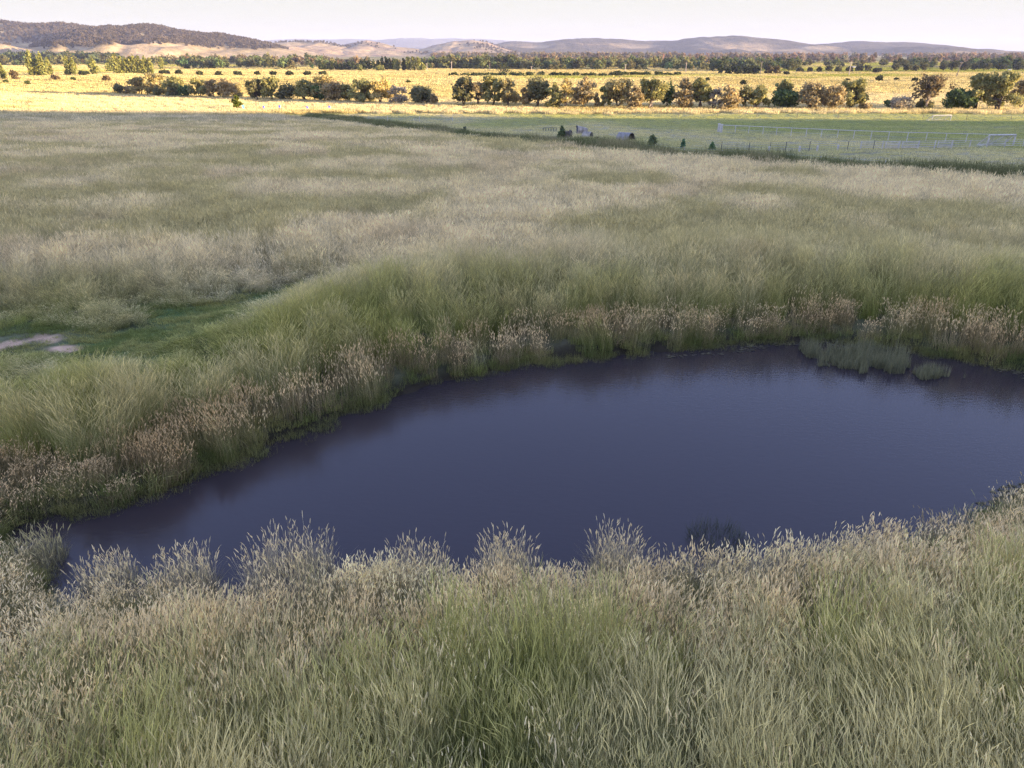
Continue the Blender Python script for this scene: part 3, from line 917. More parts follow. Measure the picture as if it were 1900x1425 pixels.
# grey-green rushes off the far right shore
def rushes(poly_px, n, h, seed, label):
    P = [on_plane(a, b, 0) for a, b in poly_px]
    r = RS(seed); xs = [p[0] for p in P]; ys = [p[1] for p in P]
    x = r.uniform(min(xs), max(xs), n * 4); y = r.uniform(min(ys), max(ys), n * 4)
    k = poly_sd(x, y, P) + (fbm(x / .45, y / .45, seed, 3) - .5) * 2.0 < -.05
    x, y = x[k][:n], y[k][:n]; n = len(x)
    K = 2; s = np.linspace(0, 1, K + 1)
    az = r.rand(n) * 6.283; dv = np.stack([np.cos(az), np.sin(az)], 1); hh = h * (.2 + .9 * r.rand(n)) * (.55 + .9 * fbm(x / .5, y / .5, seed + 2, 3)); b = .25 * r.rand(n)
    V = np.zeros((n, K + 1, 2, 3)); wa = r.rand(n) * 6.283
    for i, q in enumerate(s):
        for j, sg in enumerate((-1, 1)):
            V[:, i, j, 0] = x + dv[:, 0] * b * hh * q * q + sg * np.cos(wa) * .006 * (1 - .85 * q)
            V[:, i, j, 1] = y + dv[:, 1] * b * hh * q * q + sg * np.sin(wa) * .006 * (1 - .85 * q)
            V[:, i, j, 2] = -.05 + hh * q
    c0 = V.reshape(n, -1, 3).mean((0, 1)); c0[2] = 0
    F = np.stack([2 * np.arange(K), 2 * np.arange(K) + 1, 2 * np.arange(K) + 3, 2 * np.arange(K) + 2], 1)
    F = (F[None] + (np.arange(n) * 2 * (K + 1))[:, None, None]).reshape(-1, 4)
    lc = mixc(rgb((1.0, 1.0, 1.0)), rgb((1.5, 1.35, 1.2)), r.rand(n)) * (.6 + .7 * r.rand(n, 1))
    me = mesh_np('reed_clump', V.reshape(-1, 3) - c0, F, M_LEAF, {'leaf': ('FLOAT_COLOR', 'POINT', np.repeat(lc, 2 * (K + 1), 0))})
    o = link('reed_clump', me, loc=tuple(c0)); o.color = (.24, .245, .14, 1)
    return tag(o, label, 'reeds', 'reed clumps in the water')
rushes([(1485, 652), (1520, 645), (1570, 648), (1620, 652), (1665, 660), (1690, 676), (1680, 690), (1640, 694), (1590, 688), (1545, 676), (1500, 664)], 7000, .42, 311, 'large island of grey green rushes in the far right of the pond')
rushes([(1690, 690), (1720, 684), (1765, 690), (1785, 698), (1750, 706), (1705, 703)], 1300, .34, 312, 'small sparse patch of rushes just right of the rush island')

# thin mats of floating weed along the far shore
q = RS(640)
wv, wf_ = [], []
cx = q.uniform(3, 24, 90000); cy = q.uniform(10, 22, 90000)
wsd = near_sd(cx, cy)
k = (wsd < -.02) & (wsd > -.75 * (fbm(cx / 1.6, cy / .8, 641, 3) - .42) * 3) & (q.rand(len(cx)) < .04 + .55 * sm(2, 9, cx))
cx, cy = cx[k][:5200], cy[k][:5200]
for a_, b_ in zip(cx, cy):
    n_ = 7; r0 = .008 + .032 * q.rand() ** 2; t0 = q.rand() * 6.28; zz = .003 + .012 * q.rand(); k0 = len(wv)
    for i in range(n_):
        rr_ = r0 * (.5 + q.rand()); t_ = t0 + 6.283 * i / n_
        wv.append((a_ + 1.8 * rr_ * math.cos(t_), b_ + rr_ * math.sin(t_), zz))
    wf_.append(tuple(range(k0, k0 + n_)))
me = bpy.data.meshes.new('pond_weed'); me.from_pydata(wv, [], wf_); me.materials.append(plain_mat('pond_weed', (.115, .10, .05), .8, var=.35, scale=3)); me.update()
tag(link('pond_weed', me), 'thin brown green mats of floating weed along the far shore', kind='stuff')

# ------------------------------------------------------------------ trees
def leaf_quads(r, C, size, flat=.25, up=0.0, elong=1.5):
    n = len(C)
    a = r.randn(n, 3); a[:, 2] += up; a /= np.linalg.norm(a, axis=1)[:, None]
    b = r.randn(n, 3); b -= a * (a * b).sum(1)[:, None]; b /= np.linalg.norm(b, axis=1)[:, None]
    c = np.cross(a, b)
    s = (size * (.55 + .9 * r.rand(n)))[:, None]
    b = b * s * elong / 2; c = c * s / 2
    V = np.stack([C - b, C + c, C + b, C - c], 1).reshape(-1, 3)
    F = np.arange(4 * n).reshape(n, 4)
    return V, F

def crown_mesh(name, seed, clumps, n, size, mat, hue=.25, shell=.45, elong=1.5):
    """clumps: list of (x, y, z, rx, ry, rz); leaves spread through them, denser outward, with gaps between"""
    r = RS(seed)
    cl = np.array(clumps, float)
    vol = (cl[:, 3] * cl[:, 4] * cl[:, 5]) ** .72
    pick = r.choice(len(cl), n, p=vol / vol.sum())
    d = r.randn(n, 3); d /= np.linalg.norm(d, axis=1)[:, None]
    rad = (shell + (1 - shell) * r.rand(n)) ** .8 * (1 + .28 * np.abs(r.randn(n)) * (r.rand(n) < .5))
    lump = 1 + .35 * (fbm(d[:, 0] * 2.2 + pick * 7.1, d[:, 1] * 2.2 + d[:, 2] * 1.7, seed, 2) - .5) * 2
    P = cl[pick, :3] + d * cl[pick, 3:] * (rad * lump)[:, None]
    P[:, 2] = np.maximum(P[:, 2], .05)
    V, F = leaf_quads(r, P, np.full(n, size), elong=elong)
    ct = 1 + hue * (r.rand(len(cl)) - .5) * 1.4
    lc = ct[pick][:, None] * (1 + hue * 1.6 * (r.rand(n, 1) - .5))
    warm = (r.rand(n, 1) - .5) * hue * .8
    lc = np.concatenate([lc * (1 + warm), lc, lc * (1 - warm)], 1)
    return mesh_np(name, V, F, mat, {'leaf': ('FLOAT_COLOR', 'POINT', np.repeat(np.clip(lc, .1, 2.5), 4, 0))})

def clump_set(r, W, H, low, kind):
    """leaf clumps of one crown, W wide, H high, lowest leaves at low*H"""
    out = []
    if kind == 'dome':
        k = int(16 + 1.6 * W)
        for i in range(k):
            a = r.rand() * 6.283; q = math.sqrt(r.rand()) * .34 * W
            top = H * (1 - (.9 * q / (.5 * W)) ** 2 * .55)
            z = low * H + (top - low * H) * (.25 + .6 * r.rand()); s = W * (.09 + .09 * r.rand())
            out.append((q * math.cos(a), q * math.sin(a), z, s, s, min(s * .9, max(.3, top - z))))
        out.append((0, 0, H * .55, W * .3, W * .3, H * .36))
    elif kind == 'open':
        k = int(14 + W * 1.6)
        for i in range(k):
            a = r.rand() * 6.283; q = (.04 + .40 * r.rand() ** .8) * W
            z = low * H + (H - low * H) * (.10 + .82 * r.rand()); s = W * (.07 + .09 * r.rand())
            q *= 1.15 - .45 * (z / H)
            out.append((q * math.cos(a), q * math.sin(a), z, s, s, s * (.75 + .4 * r.rand())))
        out.append((r.randn() * .06 * W, 0, H * .88, W * .16, W * .16, H * .10))
    elif kind == 'tall':
        k = int(8 + H * .6)
        for i in range(k):
            z = low * H + (H - low * H) * (i + .5) / k * .95; a = r.rand() * 6.283
            wz = W * .5 * math.sin(math.pi * min(1, .18 + .80 * z / H)) ** .8
            q = wz * .55 * math.sqrt(r.rand()); s = wz * (.42 + .25 * r.rand())
            out.append((q * math.cos(a), q * math.sin(a), z, s, s, H / k * .95))
    elif kind == 'column':
        k = 8
        for i in range(k):
            t = (i + .5) / k; z = H * (.05 + .93 * t)
            wz = W * .5 * (math.sin(math.pi * (.16 + .80 * t)) ** .7)
            for j in range(2):
                a = r.rand() * 6.283
                out.append((wz * .35 * math.cos(a), wz * .35 * math.sin(a), z, wz * .75, wz * .75, H / k * 1.1))
    elif kind == 'cone':
        k = 9
        for i in range(k):
            t = (i + .3) / k; s = W * .5 * (1 - t) ** .9 + .08
            for j in range(3):
                a = r.rand() * 6.283
                out.append((s * .5 * math.cos(a), s * .5 * math.sin(a), H * (.06 + .9 * t), s * .62, s * .62, H / k * .7))
    return out

def trunk_mesh(r, H, clumps, stems, thick, mat, twigs=0):
    mb = MB()
    cl = sorted(clumps, key=lambda c: r.rand())
    roots = [(r.randn() * .12 * stems, r.randn() * .12 * stems) for _ in range(stems)]
    for si, (rx, ry) in enumerate(roots):
        fork = (rx + r.randn() * .05 * H, ry + r.randn() * .05 * H, H * (.20 + .12 * r.rand()))
        mb.path([(rx * .6, ry * .6, -.3), (rx * .8, ry * .8, H * .1), fork], [thick * 1.25, thick, thick * .8], 6)
        for c in cl[si::stems][:6 + twigs]:
            mid = (fork[0] * .45 + c[0] * .55 + r.randn() * .03 * H, fork[1] * .45 + c[1] * .55, fork[2] * .45 + c[2] * .55 - .02 * H)
            mb.path([fork, mid, (c[0], c[1], c[2] + c[5] * .3)], [thick * .62, thick * .42, thick * .16], 5)
    return mb

def tree(name, label, sx, base, top, wpx, kind, colour, seed, leaves=1200, leaf=.42, low=.2, stems=2, bark=None, cat='tree', group=None, thick=None, dy=0.0, crown='crown', twigs=0, shell=.45):
    x, y, z = on_ground(sx, base)
    if dy:
        k = (y + dy) / y
        y += dy; x *= k; z = h1(x, y)
    s = m_per_px(x, y, z)
    H, W = (base - top) * s, wpx * s * (1.12 if group == ROW else 1.0)
    r = RS(seed)
    cl = clump_set(r, W, H, low, kind)
    # bring the leaf masses out to the tree's own height and width
    ext = max(max(abs(c[0]) + c[3] * .85 for c in cl), .1); zt = max(c[2] + c[5] * .85 for c in cl)
    cl = [(c[0] * W * .5 / ext, c[1] * W * .5 / ext, c[2] * H / zt, c[3] * W * .5 / ext, c[4] * W * .5 / ext, c[5] * H / zt) for c in cl]
    root = empty(name, (x, y, z), label, cat, group, r.rand() * .4)
    me = crown_mesh(crown, seed, cl, leaves, leaf, M_LEAF, shell=shell)
    c = link(crown, me, root)
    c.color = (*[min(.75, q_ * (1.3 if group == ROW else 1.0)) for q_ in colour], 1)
    if stems:
        trunk_mesh(r, H, cl, stems, thick or (.028 * H), None, twigs).build('trunk', bark or M_BARK, root)
    return root

DK = (.18, .17, .085); DG = (.125, .165, .065); OL = (.29, .27, .11); GB = (.35, .29, .13); OB = (.34, .27, .14); GO = (.47, .38, .155); BR = (.34, .27, .14); GY = (.36, .31, .22)
ROW = 'gum trees in the sunlit row beyond the shade edge'
NEAR = [  # x, base, top, width, kind, colour, low, stems, label
 (222, 177, 157, 22, 'dome', DK, .05, 1, 'small dark round tree at the left end of the long tree row'),
 (243, 177, 160, 20, 'dome', BR, .05, 1, 'small brown tree, second from the left end of the tree row'),
 (260, 178, 146, 32, 'open', GB, .15, 2, 'golden brown tree, third from the left end of the tree row'),
 (289, 179, 140, 36, 'open', GB, .15, 2, 'tallest golden brown tree in the left end of the tree row'),
 (297, 180, 162, 24, 'dome', DK, .02, 1, 'low dark bush in front of the tallest tree at the row\'s left end'),
 (329, 181, 145, 44, 'open', OL, .2, 2, 'wide olive topped tree above the dark green bush in the left row'),
 (322, 182, 163, 28, 'dome', DK, .02, 1, 'low blackish bush left of the dark green bush in the left row'),
 (346, 183, 161, 24, 'dome', DG, .02, 1, 'low dark green bush under the olive topped tree'),
 (371, 183, 148, 34, 'open', OL, .15, 2, 'olive tree with dark lower half right of the dark green bush'),
 (399, 184, 151, 26, 'open', BR, .12, 2, 'brown tree just left of the dark ball shaped tree'),
 (421, 185, 150, 36, 'dome', BR, .06, 1, 'dark ball shaped tree behind the lone yellow green sapling'),
 (441, 184, 156, 22, 'open', GB, .1, 1, 'orange brown thin tree right behind the lone yellow green sapling'),
 (478, 188, 150, 34, 'open', DK, .1, 2, 'dark tree with lit crown right of the yellow green sapling'),
 (506, 188, 145, 40, 'open', OL, .18, 2, 'tall olive tree above the second blue and white post'),
 (536, 188, 158, 34, 'dome', DK, .08, 2, 'dark spreading tree between the third and fourth blue and white posts'),
 (566, 189, 151, 36, 'dome', OL, .1, 2, 'dense olive tree above the fourth blue and white post'),
 (596, 190, 160, 30, 'dome', DG, .02, 1, 'low dark green tree left of the last blue and white post'),
 (604, 189, 144, 48, 'open', GB, .3, 2, 'broad golden topped tree rising behind the dark green one'),
 (623, 191, 154, 38, 'dome', BR, .03, 1, 'dark brown round tree behind the last blue and white post'),
 (648, 191, 160, 26, 'open', OL, .2, 2, 'slim olive tree right of the dark brown round tree'),
 (672, 193, 150, 40, 'open', OL, .15, 3, 'wide olive tree with several trunks in the middle of the left row'),
 (706, 193, 150, 46, 'open', GO, .25, 3, 'large yellow lit tree near the right end of the left row'),
 (738, 195, 161, 36, 'open', GY, .12, 3, 'sparse greyish see through tree left of the gap in the row'),
 (782, 196, 163, 38, 'dome', DK, .02, 1, 'dark round tree standing apart beside the gap in the row'),
 (806, 197, 177, 14, 'dome', BR, .02, 1, 'small brown bush touching the tree beside the gap'),
 (862, 199, 147, 40, 'open', DK, .2, 2, 'dark tree with visible trunk, first right of the gap'),
 (887, 199, 156, 26, 'open', BR, .2, 2, 'thin brown tree, second right of the gap'),
 (914, 199, 146, 38, 'open', OL, .2, 2, 'golden olive tree, third right of the gap'),
 (943, 200, 151, 36, 'open', GB, .2, 2, 'golden brown tree, fourth right of the gap'),
 (972, 201, 167, 20, 'open', BR, .12, 1, 'small brown tree left of the dark spired tree'),
 (996, 201, 147, 42, 'dome', DK, .08, 2, 'dark dense tree with a small spire above its crown'),
 (1028, 203, 157, 26, 'tall', OL, .1, 2, 'narrow olive tree left of the tall pale golden tree'),
 (1050, 203, 148, 32, 'tall', GO, .22, 2, 'tall pale golden tree with thin see through crown'),
 (1083, 203, 148, 40, 'tall', BR, .22, 1, 'tall brown upright tree on a single trunk'),
 (1106, 203, 176, 14, 'open', BR, .1, 1, 'little brown tree right of the tall brown upright tree'),
 (1121, 203, 165, 20, 'open', OL, .15, 1, 'small light olive tree left of the brown dome tree'),
 (1147, 203, 151, 42, 'dome', GB, .12, 3, 'brown dome shaped tree in the middle of the right row'),
 (1177, 205, 163, 26, 'tall', BR, .15, 1, 'narrow dark brown tree right of the brown dome tree'),
 (1208, 204, 150, 50, 'open', OL, .3, 4, 'open crowned tree on many lit trunks in the right row'),
 (1238, 203, 160, 26, 'dome', DG, .1, 1, 'dark green tree right of the many trunked tree'),
 (1266, 204, 150, 36, 'tall', OB, .15, 2, 'orange brown tall tree beside the broad golden olive tree'),
 (1297, 204, 150, 44, 'open', OL, .2, 2, 'broad golden olive tree before the wide opening in the right row'),
 (1325, 205, 168, 22, 'open', GY, .2, 2, 'sparse small tree just right of the broad golden olive tree'),
 (1349, 206, 161, 36, 'tall', OB, .1, 2, 'orange brown rounded tree above the white corner posts'),
 (1379, 204, 163, 22, 'dome', DK, .1, 1, 'dark narrow tree right of the orange brown rounded tree'),
 (1401, 204, 162, 38, 'open', OL, .25, 3, 'olive tree with several lit stems above the chain wire fence'),
 (1449, 203, 152, 34, 'open', OL, .25, 2, 'olive tree rising behind the dark green bush of the right row'),
 (1455, 204, 168, 48, 'dome', DG, .02, 1, 'dark green bush shaped tree in the right row'),
 (1500, 205, 158, 46, 'dome', BR, .08, 3, 'brown twiggy tree right of the dark green bush shaped tree'),
 (1542, 206, 163, 42, 'dome', OB, .06, 3, 'rusty orange round tree in the right row'),
 (1577, 205, 151, 52, 'open', OL, .18, 3, 'tall olive tree right of the rusty orange round tree'),
 (1603, 206, 192, 22, 'dome', BR, .02, 2, 'low brown shrub at the edge of the wide opening'),
 (1648, 203, 187, 18, 'dome', DG, .45, 1, 'small dark umbrella shaped tree standing alone in the wide opening'),
 (1672, 206, 181, 38, 'dome', GY, .02, 4, 'bare grey twiggy shrub left of the big pale trunked gum'),
 (1712, 206, 188, 30, 'dome', DK, .0, 1, 'blackish low bush under the big pale trunked gum'),
 (1775, 206, 167, 52, 'dome', DG, .0, 1, 'big dark green dome shaped bush left of the tallest olive gums'),
 (1808, 206, 142, 46, 'open', OL, .2, 3, 'tall olive gum right behind the dark green dome shaped bush'),
 (1850, 207, 139, 50, 'open', OL, .12, 3, 'tallest olive gum near the right edge of the photo'),
 (1893, 204, 149, 40, 'open', BR, .2, 2, 'brown gum cut by the right edge of the photo'),
]
for i, (sx, b, t, w, kind, colr, low, stems, label) in enumerate(NEAR):
    big = (b - t) * w
    pale = 'pale' in label or 'lit trunks' in label or 'lit stems' in label  # trunks described as lit also get pale bark: sunlight put into the colour
    sparse = 'sparse' in label or 'bare' in label or 'thin' in label
    n = int(np.clip(2.3 * big, 450, 4600) * (.5 if sparse else 1))
    tree('bush' if 'bush' in label and 'tree' not in label else ('shrub' if 'shrub' in label else 'gum_tree'), label, sx, b, t, w, kind, colr, 1000 + i, n, .40 if not sparse else .34, low, stems, M_PALEBARK if pale else M_BARK,
         group=ROW, shell=.35)
tree('gum_tree', 'big gum with pale pinkish trunk and open spreading crown', 1716, 207, 143, 66, 'open', (.16, .125, .07), 1100, 1800, .45, .32, 2, M_PALEBARK, group=ROW, thick=.34, twigs=4, shell=.3)
tree('sapling', 'lone bright yellow green young tree at the shade edge beside a blue post', 440, 206, 178, 21, 'tall', (.15, .17, .03), 1101, 900, .30, .0, 1)
tree('conifer', 'dark green young conifer by the rail rack and arched shelters', 1042, 258, 235, 15, 'cone', (.19, .24, .11), 1102, 2600, .13, .0, 1, crown='needles')
tree('shrub', 'leafless grey shrub leaning against the young conifer', 1055, 258, 242, 18, 'dome', (.26, .23, .19), 1103, 420, .11, .1, 4, crown='foliage')
tree('shrub', 'dark leafy shrub by the fence right of the arched hut', 1211, 271, 251, 15, 'tall', (.23, .27, .13), 1104, 1300, .13, .0, 2)
tree('pine_sapling', 'small bluish green pine sapling, the left one of two by the fence', 1267, 276, 258, 11, 'cone', (.16, .28, .16), 1105, 700, .11, .1, 1, crown='needles')
tree('pine_sapling', 'small green pine sapling with bushy top by the fence posts', 1321, 279, 264, 14, 'cone', (.17, .28, .12), 1106, 700, .11, .2, 1, crown='needles')
tree('shrub', 'bluish upright shrub in the rank grass at the left of the fence strip', 862, 254, 236, 13, 'tall', (.19, .22, .15), 1107, 600, .13, .0, 2)

# --- shrubs and trees further out on the plain: each a thing of its own
PO, PD = (.29, .29, .09), (.085, .105, .045)  # lit and dark poplar tints: the sunlight is put into the leaf colour
def simple(name, label, sx, b, t, w, kind, colr, seed, n, leaf, cat, group, low=0.0, stems=1):
    tree(name, label, sx, b, t, w, kind, colr, seed, n, leaf, low, stems, None, cat, group)
pg = 'lit poplars on the golden plain'
for i, (sx, b, t, w, lab) in enumerate([
    (8, 148, 121, 7, 'thin small poplar at the left edge of the photo'), (63, 142, 98, 15, 'tallest broad poplar of the leftmost pair of poplars'),
    (73, 142, 112, 11, 'shorter poplar leaning against the tallest broad poplar'), (82, 142, 102, 14, 'tall tapering poplar right of the leftmost pair'),
    (94, 141, 110, 9, 'slim poplar beside the tall tapering one'), (130, 140, 107, 12, 'left one of two close slim poplars'),
    (139, 140, 111, 10, 'right one of two close slim poplars'), (176, 139, 111, 15, 'single stout poplar between the slim pair and the poplar hedge'),
    (206, 134, 112, 13, 'stout low poplar at the left end of the poplar hedge'), (219, 138, 103, 14, 'tallest poplar at the left end of the poplar hedge'),
    (228, 138, 109, 11, 'poplar second from the left in the poplar hedge'), (237, 138, 110, 11, 'poplar third from the left in the poplar hedge'),
    (245, 138, 108, 11, 'poplar in the middle of the poplar hedge, left of the tallest middle one'), (253, 138, 106, 12, 'tallest poplar in the middle of the poplar hedge'),
    (262, 138, 108, 11, 'poplar third from the right in the poplar hedge'), (271, 138, 107, 13, 'poplar second from the right in the poplar hedge'),
    (281, 138, 110, 11, 'poplar at the right end of the poplar hedge'), (301, 129, 107, 8, 'thin poplar standing behind the right end of the poplar hedge')]):
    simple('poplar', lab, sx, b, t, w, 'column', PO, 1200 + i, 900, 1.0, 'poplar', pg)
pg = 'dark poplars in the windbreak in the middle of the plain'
k = 0
xs = [596, 603, 610, 617, 625, 632, 640, 648, 656, 664, 671, 678, 686, 694, 702, 710, 717, 724, 731]
ordn = ['first', 'second', 'third', 'fourth', 'fifth', 'sixth', 'seventh', 'eighth', 'ninth', 'tenth', 'eleventh', 'twelfth', 'thirteenth', 'fourteenth', 'fifteenth', 'sixteenth', 'seventeenth', 'eighteenth', 'nineteenth', 'twentieth', 'twenty first', 'twenty second', 'twenty third', 'twenty fourth']
for i, sx in enumerate(xs):
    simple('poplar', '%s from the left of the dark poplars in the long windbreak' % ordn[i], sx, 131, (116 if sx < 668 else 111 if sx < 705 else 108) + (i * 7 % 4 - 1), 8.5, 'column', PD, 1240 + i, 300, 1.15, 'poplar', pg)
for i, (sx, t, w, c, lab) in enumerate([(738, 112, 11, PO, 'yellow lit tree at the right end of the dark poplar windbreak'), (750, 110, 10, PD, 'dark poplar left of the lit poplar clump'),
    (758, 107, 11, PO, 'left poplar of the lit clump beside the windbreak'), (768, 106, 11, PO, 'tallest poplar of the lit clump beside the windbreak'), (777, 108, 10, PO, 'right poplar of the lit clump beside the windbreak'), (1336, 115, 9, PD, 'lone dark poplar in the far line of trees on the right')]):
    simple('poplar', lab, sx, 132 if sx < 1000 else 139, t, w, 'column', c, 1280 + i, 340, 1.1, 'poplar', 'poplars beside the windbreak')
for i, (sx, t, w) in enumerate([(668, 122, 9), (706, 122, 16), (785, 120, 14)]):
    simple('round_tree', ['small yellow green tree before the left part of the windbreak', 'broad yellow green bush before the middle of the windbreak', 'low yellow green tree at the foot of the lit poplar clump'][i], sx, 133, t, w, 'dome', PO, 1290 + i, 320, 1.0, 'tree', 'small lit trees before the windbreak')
og = 'round clipped looking shrubs in a spaced line on the plain'
OC = (.085, .095, .04)
for i, sx in enumerate([371, 406, 442, 479, 507, 538, 571, 600]):
    simple('round_shrub', '%s from the left in the spaced line of round shrubs' % ordn[i], sx, 141.5, 132.5, [12, 13, 15, 11, 13, 15, 14, 16][i], 'dome', OC, 1300 + i, 260, .9, 'shrub', og)
og = 'round shrubs in the long hedge line across the middle of the plain'
xs = [841, 863, 882, 893, 906, 918, 932, 952, 964, 982, 1004, 1026, 1039, 1051, 1069, 1086, 1098, 1118, 1136, 1148, 1158, 1176, 1187, 1200, 1221, 1239, 1257]
ordm = ordn + ['third from last', 'second from last', 'last']
for i, sx in enumerate(xs):
    d = RS(sx).rand()
    lab = ('%s from the left in the long line of round hedge shrubs' % ordm[i]) if i < 24 else ('%s round shrub at the right end of the long hedge line' % ordm[i])
    simple('hedge_shrub', lab, sx, 142 if sx < 1150 else 141, 134 + 3 * d - (2 if 1140 < sx < 1230 else 0), 13 + 8 * d, 'dome', (.075 + .03 * d, .09 + .03 * d, .035), 1320 + i, 240, .9, 'shrub', og)
for i, (sx, b, t, w, lab) in enumerate([
    (934, 138, 118, 34, 'large dark round tree behind the left part of the long hedge line'), (128, 141, 131, 14, 'round bush at the foot of the two slim poplars'),
    (152, 141, 132, 16, 'low dark bush right of the two slim poplars'), (163, 140, 133, 10, 'small dark bush left of the single stout poplar'),
    (305, 139, 130, 24, 'low wide bush right of the poplar hedge'), (333, 139, 130, 15, 'round bush right of the low wide bush'),
    (28, 149, 132, 16, 'bare brown shrub left of the broad poplars, on the golden field'), (104, 150, 140, 14, 'bare brown shrub under the slim poplars on the golden field'),
    (137, 151, 144, 8, 'small green bush on the golden field under the stout poplar'), (199, 152, 141, 16, 'bare brown shrub left of the start of the tree row'),
    (12, 156, 150, 10, 'small green bush at the left edge of the golden field'), (52, 158, 151, 10, 'small green bush beside the low white rails'),
    (758, 156, 150, 8, 'tiny green shrub alone on the plain above the row gap'), (1312, 153, 145, 8, 'small shrub above the broad golden olive tree'), (1378, 160, 150, 12, 'greyish shrub on the plain above the dark narrow tree'),
    (1631, 152, 141, 14, 'dark round shrub on the far strip, left of three'), (1663, 152, 145, 10, 'dark round shrub on the far strip, middle of three'), (1696, 153, 145, 11, 'dark round shrub on the far strip, right of three'),
    (1571, 152, 146, 8, 'small shrub above the rusty orange round tree'), (1879, 153, 140, 16, 'dark pointed shrub near the right edge of the far strip'), (1459, 140, 133, 11, 'small round tree right of the far dark grove')]):
    simple('bush', lab, sx, b, t, w, 'dome', (.17, .12, .06) if 'brown' in lab else (.10, .12, .035) if 'green' in lab else (.06, .07, .03), 1360 + i, 300, .7, 'bush', None)
fg = 'separate trees along the far strip on the right'
for i, (sx, b, t, w, lab) in enumerate([
    (1484, 135, 127, 13, 'small dull tree at the left end of the far right tree line'), (1502, 135, 126, 9, 'slim dull tree, second from the left in the far right tree line'), (1519, 135, 125, 10, 'dark tree, third from the left in the far right tree line'),
    (1537, 134, 123, 12, 'pale tree, fourth from the left in the far right tree line'), (1555, 135, 124, 14, 'tree left of the thin pale pole in the far right tree line'), (1575, 134, 124, 14, 'tree behind the thin pale pole in the far right tree line'),
    (1594, 134, 122, 16, 'broad tree right of the thin pale pole'), (1609, 134, 122, 13, 'upright tree, second right of the thin pale pole'), (1627, 137, 126, 17, 'low dark tree standing forward on the far strip'),
    (1661, 134, 119, 17, 'sparse tree left of the little white building'), (1682, 134, 119, 16, 'dark tree just left of the little white building'), (1697, 134, 121, 12, 'narrow tree just right of the little white building'),
    (1714, 134, 117, 19, 'tall full tree on the far strip right of the little white building'), (1748, 133, 119, 16, 'round tree left of the pair beside the leaning pole'), (1768, 134, 115, 20, 'large tree just left of the leaning pole'),
    (1788, 133, 116, 18, 'large tree just right of the leaning pole'), (1806, 132, 118, 16, 'pale tree, second right of the leaning pole'), (1830, 132, 118, 18, 'lit round tree far right of the leaning pole'), (1857, 132, 119, 20, 'dark broad tree near the right end of the far strip'), (1888, 133, 119, 24, 'dark tree clump at the right end of the far strip')]):
    simple('far_tree', lab, sx, b, t, w, 'dome', (.12, .12, .055) if 'pale' in lab or 'lit' in lab else (.075, .08, .045), 1400 + i, 300, .95, 'tree', fg, low=.12)  # trees labelled lit get lighter leaves, sunlight put into their tint
dg = 'dark grove of trees on the right of the plain'
for i, (sx, t, w) in enumerate([(1352, 126, 18), (1368, 123, 20), (1386, 127, 18), (1402, 124, 20), (1426, 123, 16), (1440, 124, 18)]):
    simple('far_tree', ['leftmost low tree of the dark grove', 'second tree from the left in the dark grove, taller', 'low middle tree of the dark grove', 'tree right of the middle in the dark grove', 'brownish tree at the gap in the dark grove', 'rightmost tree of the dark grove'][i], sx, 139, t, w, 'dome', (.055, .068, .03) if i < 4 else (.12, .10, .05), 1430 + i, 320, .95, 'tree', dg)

# --- woods on the plain and on the hills: too many to count
def wood_kind(seed, W, H, n, leaf):
    r = RS(seed)
    cl = clump_set(r, W, H, .12, 'dome' if seed % 3 else 'open')
    me = crown_mesh('wood_tree', seed, cl, n, leaf, M_FAR, hue=.3, shell=.3, elong=1.3)
    return me
WK = [wood_kind(500 + i, 9 + i % 3 * 2, 9 + i % 4, 300, 1.3) for i in range(7)]
HK = [wood_kind(520 + i, 13, 11, 110, 2.6) for i in range(5)]
r = RS(77)
px, py, ph, pc = [], [], [], []
def band(n, x0, x1, yb0, yb1, h, col, gaps=None, slant=0):
    sx = r.uniform(x0, x1, n); sy = r.uniform(yb0, yb1, n) + slant * (sx - x0) / (x1 - x0)
    if gaps is not None:
        k = fbm(sx / gaps, sy / 2.0, int(x0) + 5, 3) > .45
        sx, sy = sx[k], sy[k]
    for a, b in zip(sx, sy):
        rx, rz = ray(a, b)
        y = (PLAIN - CAMZ) / rz
        px.append(rx * y); py.append(y); ph.append(h * (.45 + .85 * r.rand())); pc.append(np.array(col) * (.65 + .7 * r.rand()) * np.array([1 + .25 * r.randn() * .5, 1, 1 - .1 * r.rand()]))
W1, W2, W3 = (.17, .18, .08), (.23, .185, .11), (.11, .13, .062)
band(330, -120, 600, 117, 123, 1.0, W1, 40)
band(300, -120, 230, 113, 118, 1.25, (.085, .105, .055))
band(200, 200, 620, 117.5, 121, .95, W2, 45)
band(170, 330, 620, 124, 129, .85, W1, 40)
band(220, 470, 1000, 118, 124, .8, W2, 50)
band(140, 780, 980, 126, 129, .95, W1)
band(270, 960, 1330, 124, 131, .85, W1, 38)
band(200, 960, 1340, 118, 123, .8, W2, 45)
band(170, 1320, 1480, 127, 134, .8, W3, 30)
band(70, 1330, 1960, 122, 127, .8, W1, 60)
band(90, 1800, 1980, 124, 130, .85, W3)
band(60, 1640, 1900, 123, 127, .75, W3)
band(700, 800, 1260, 106.5, 109.5, 1.2, W2)
band(130, 1000, 1300, 109.5, 113, 1.1, W2, 60)
band(1900, 1230, 2000, 104.5, 113, 1.1, (.25, .19, .13), 50)
band(300, 1180, 1980, 113, 119, .95, (.24, .19, .13), 90)
px, py, ph, pc = np.array(px), np.array(py), np.array(ph), np.array(pc)
n = len(px)
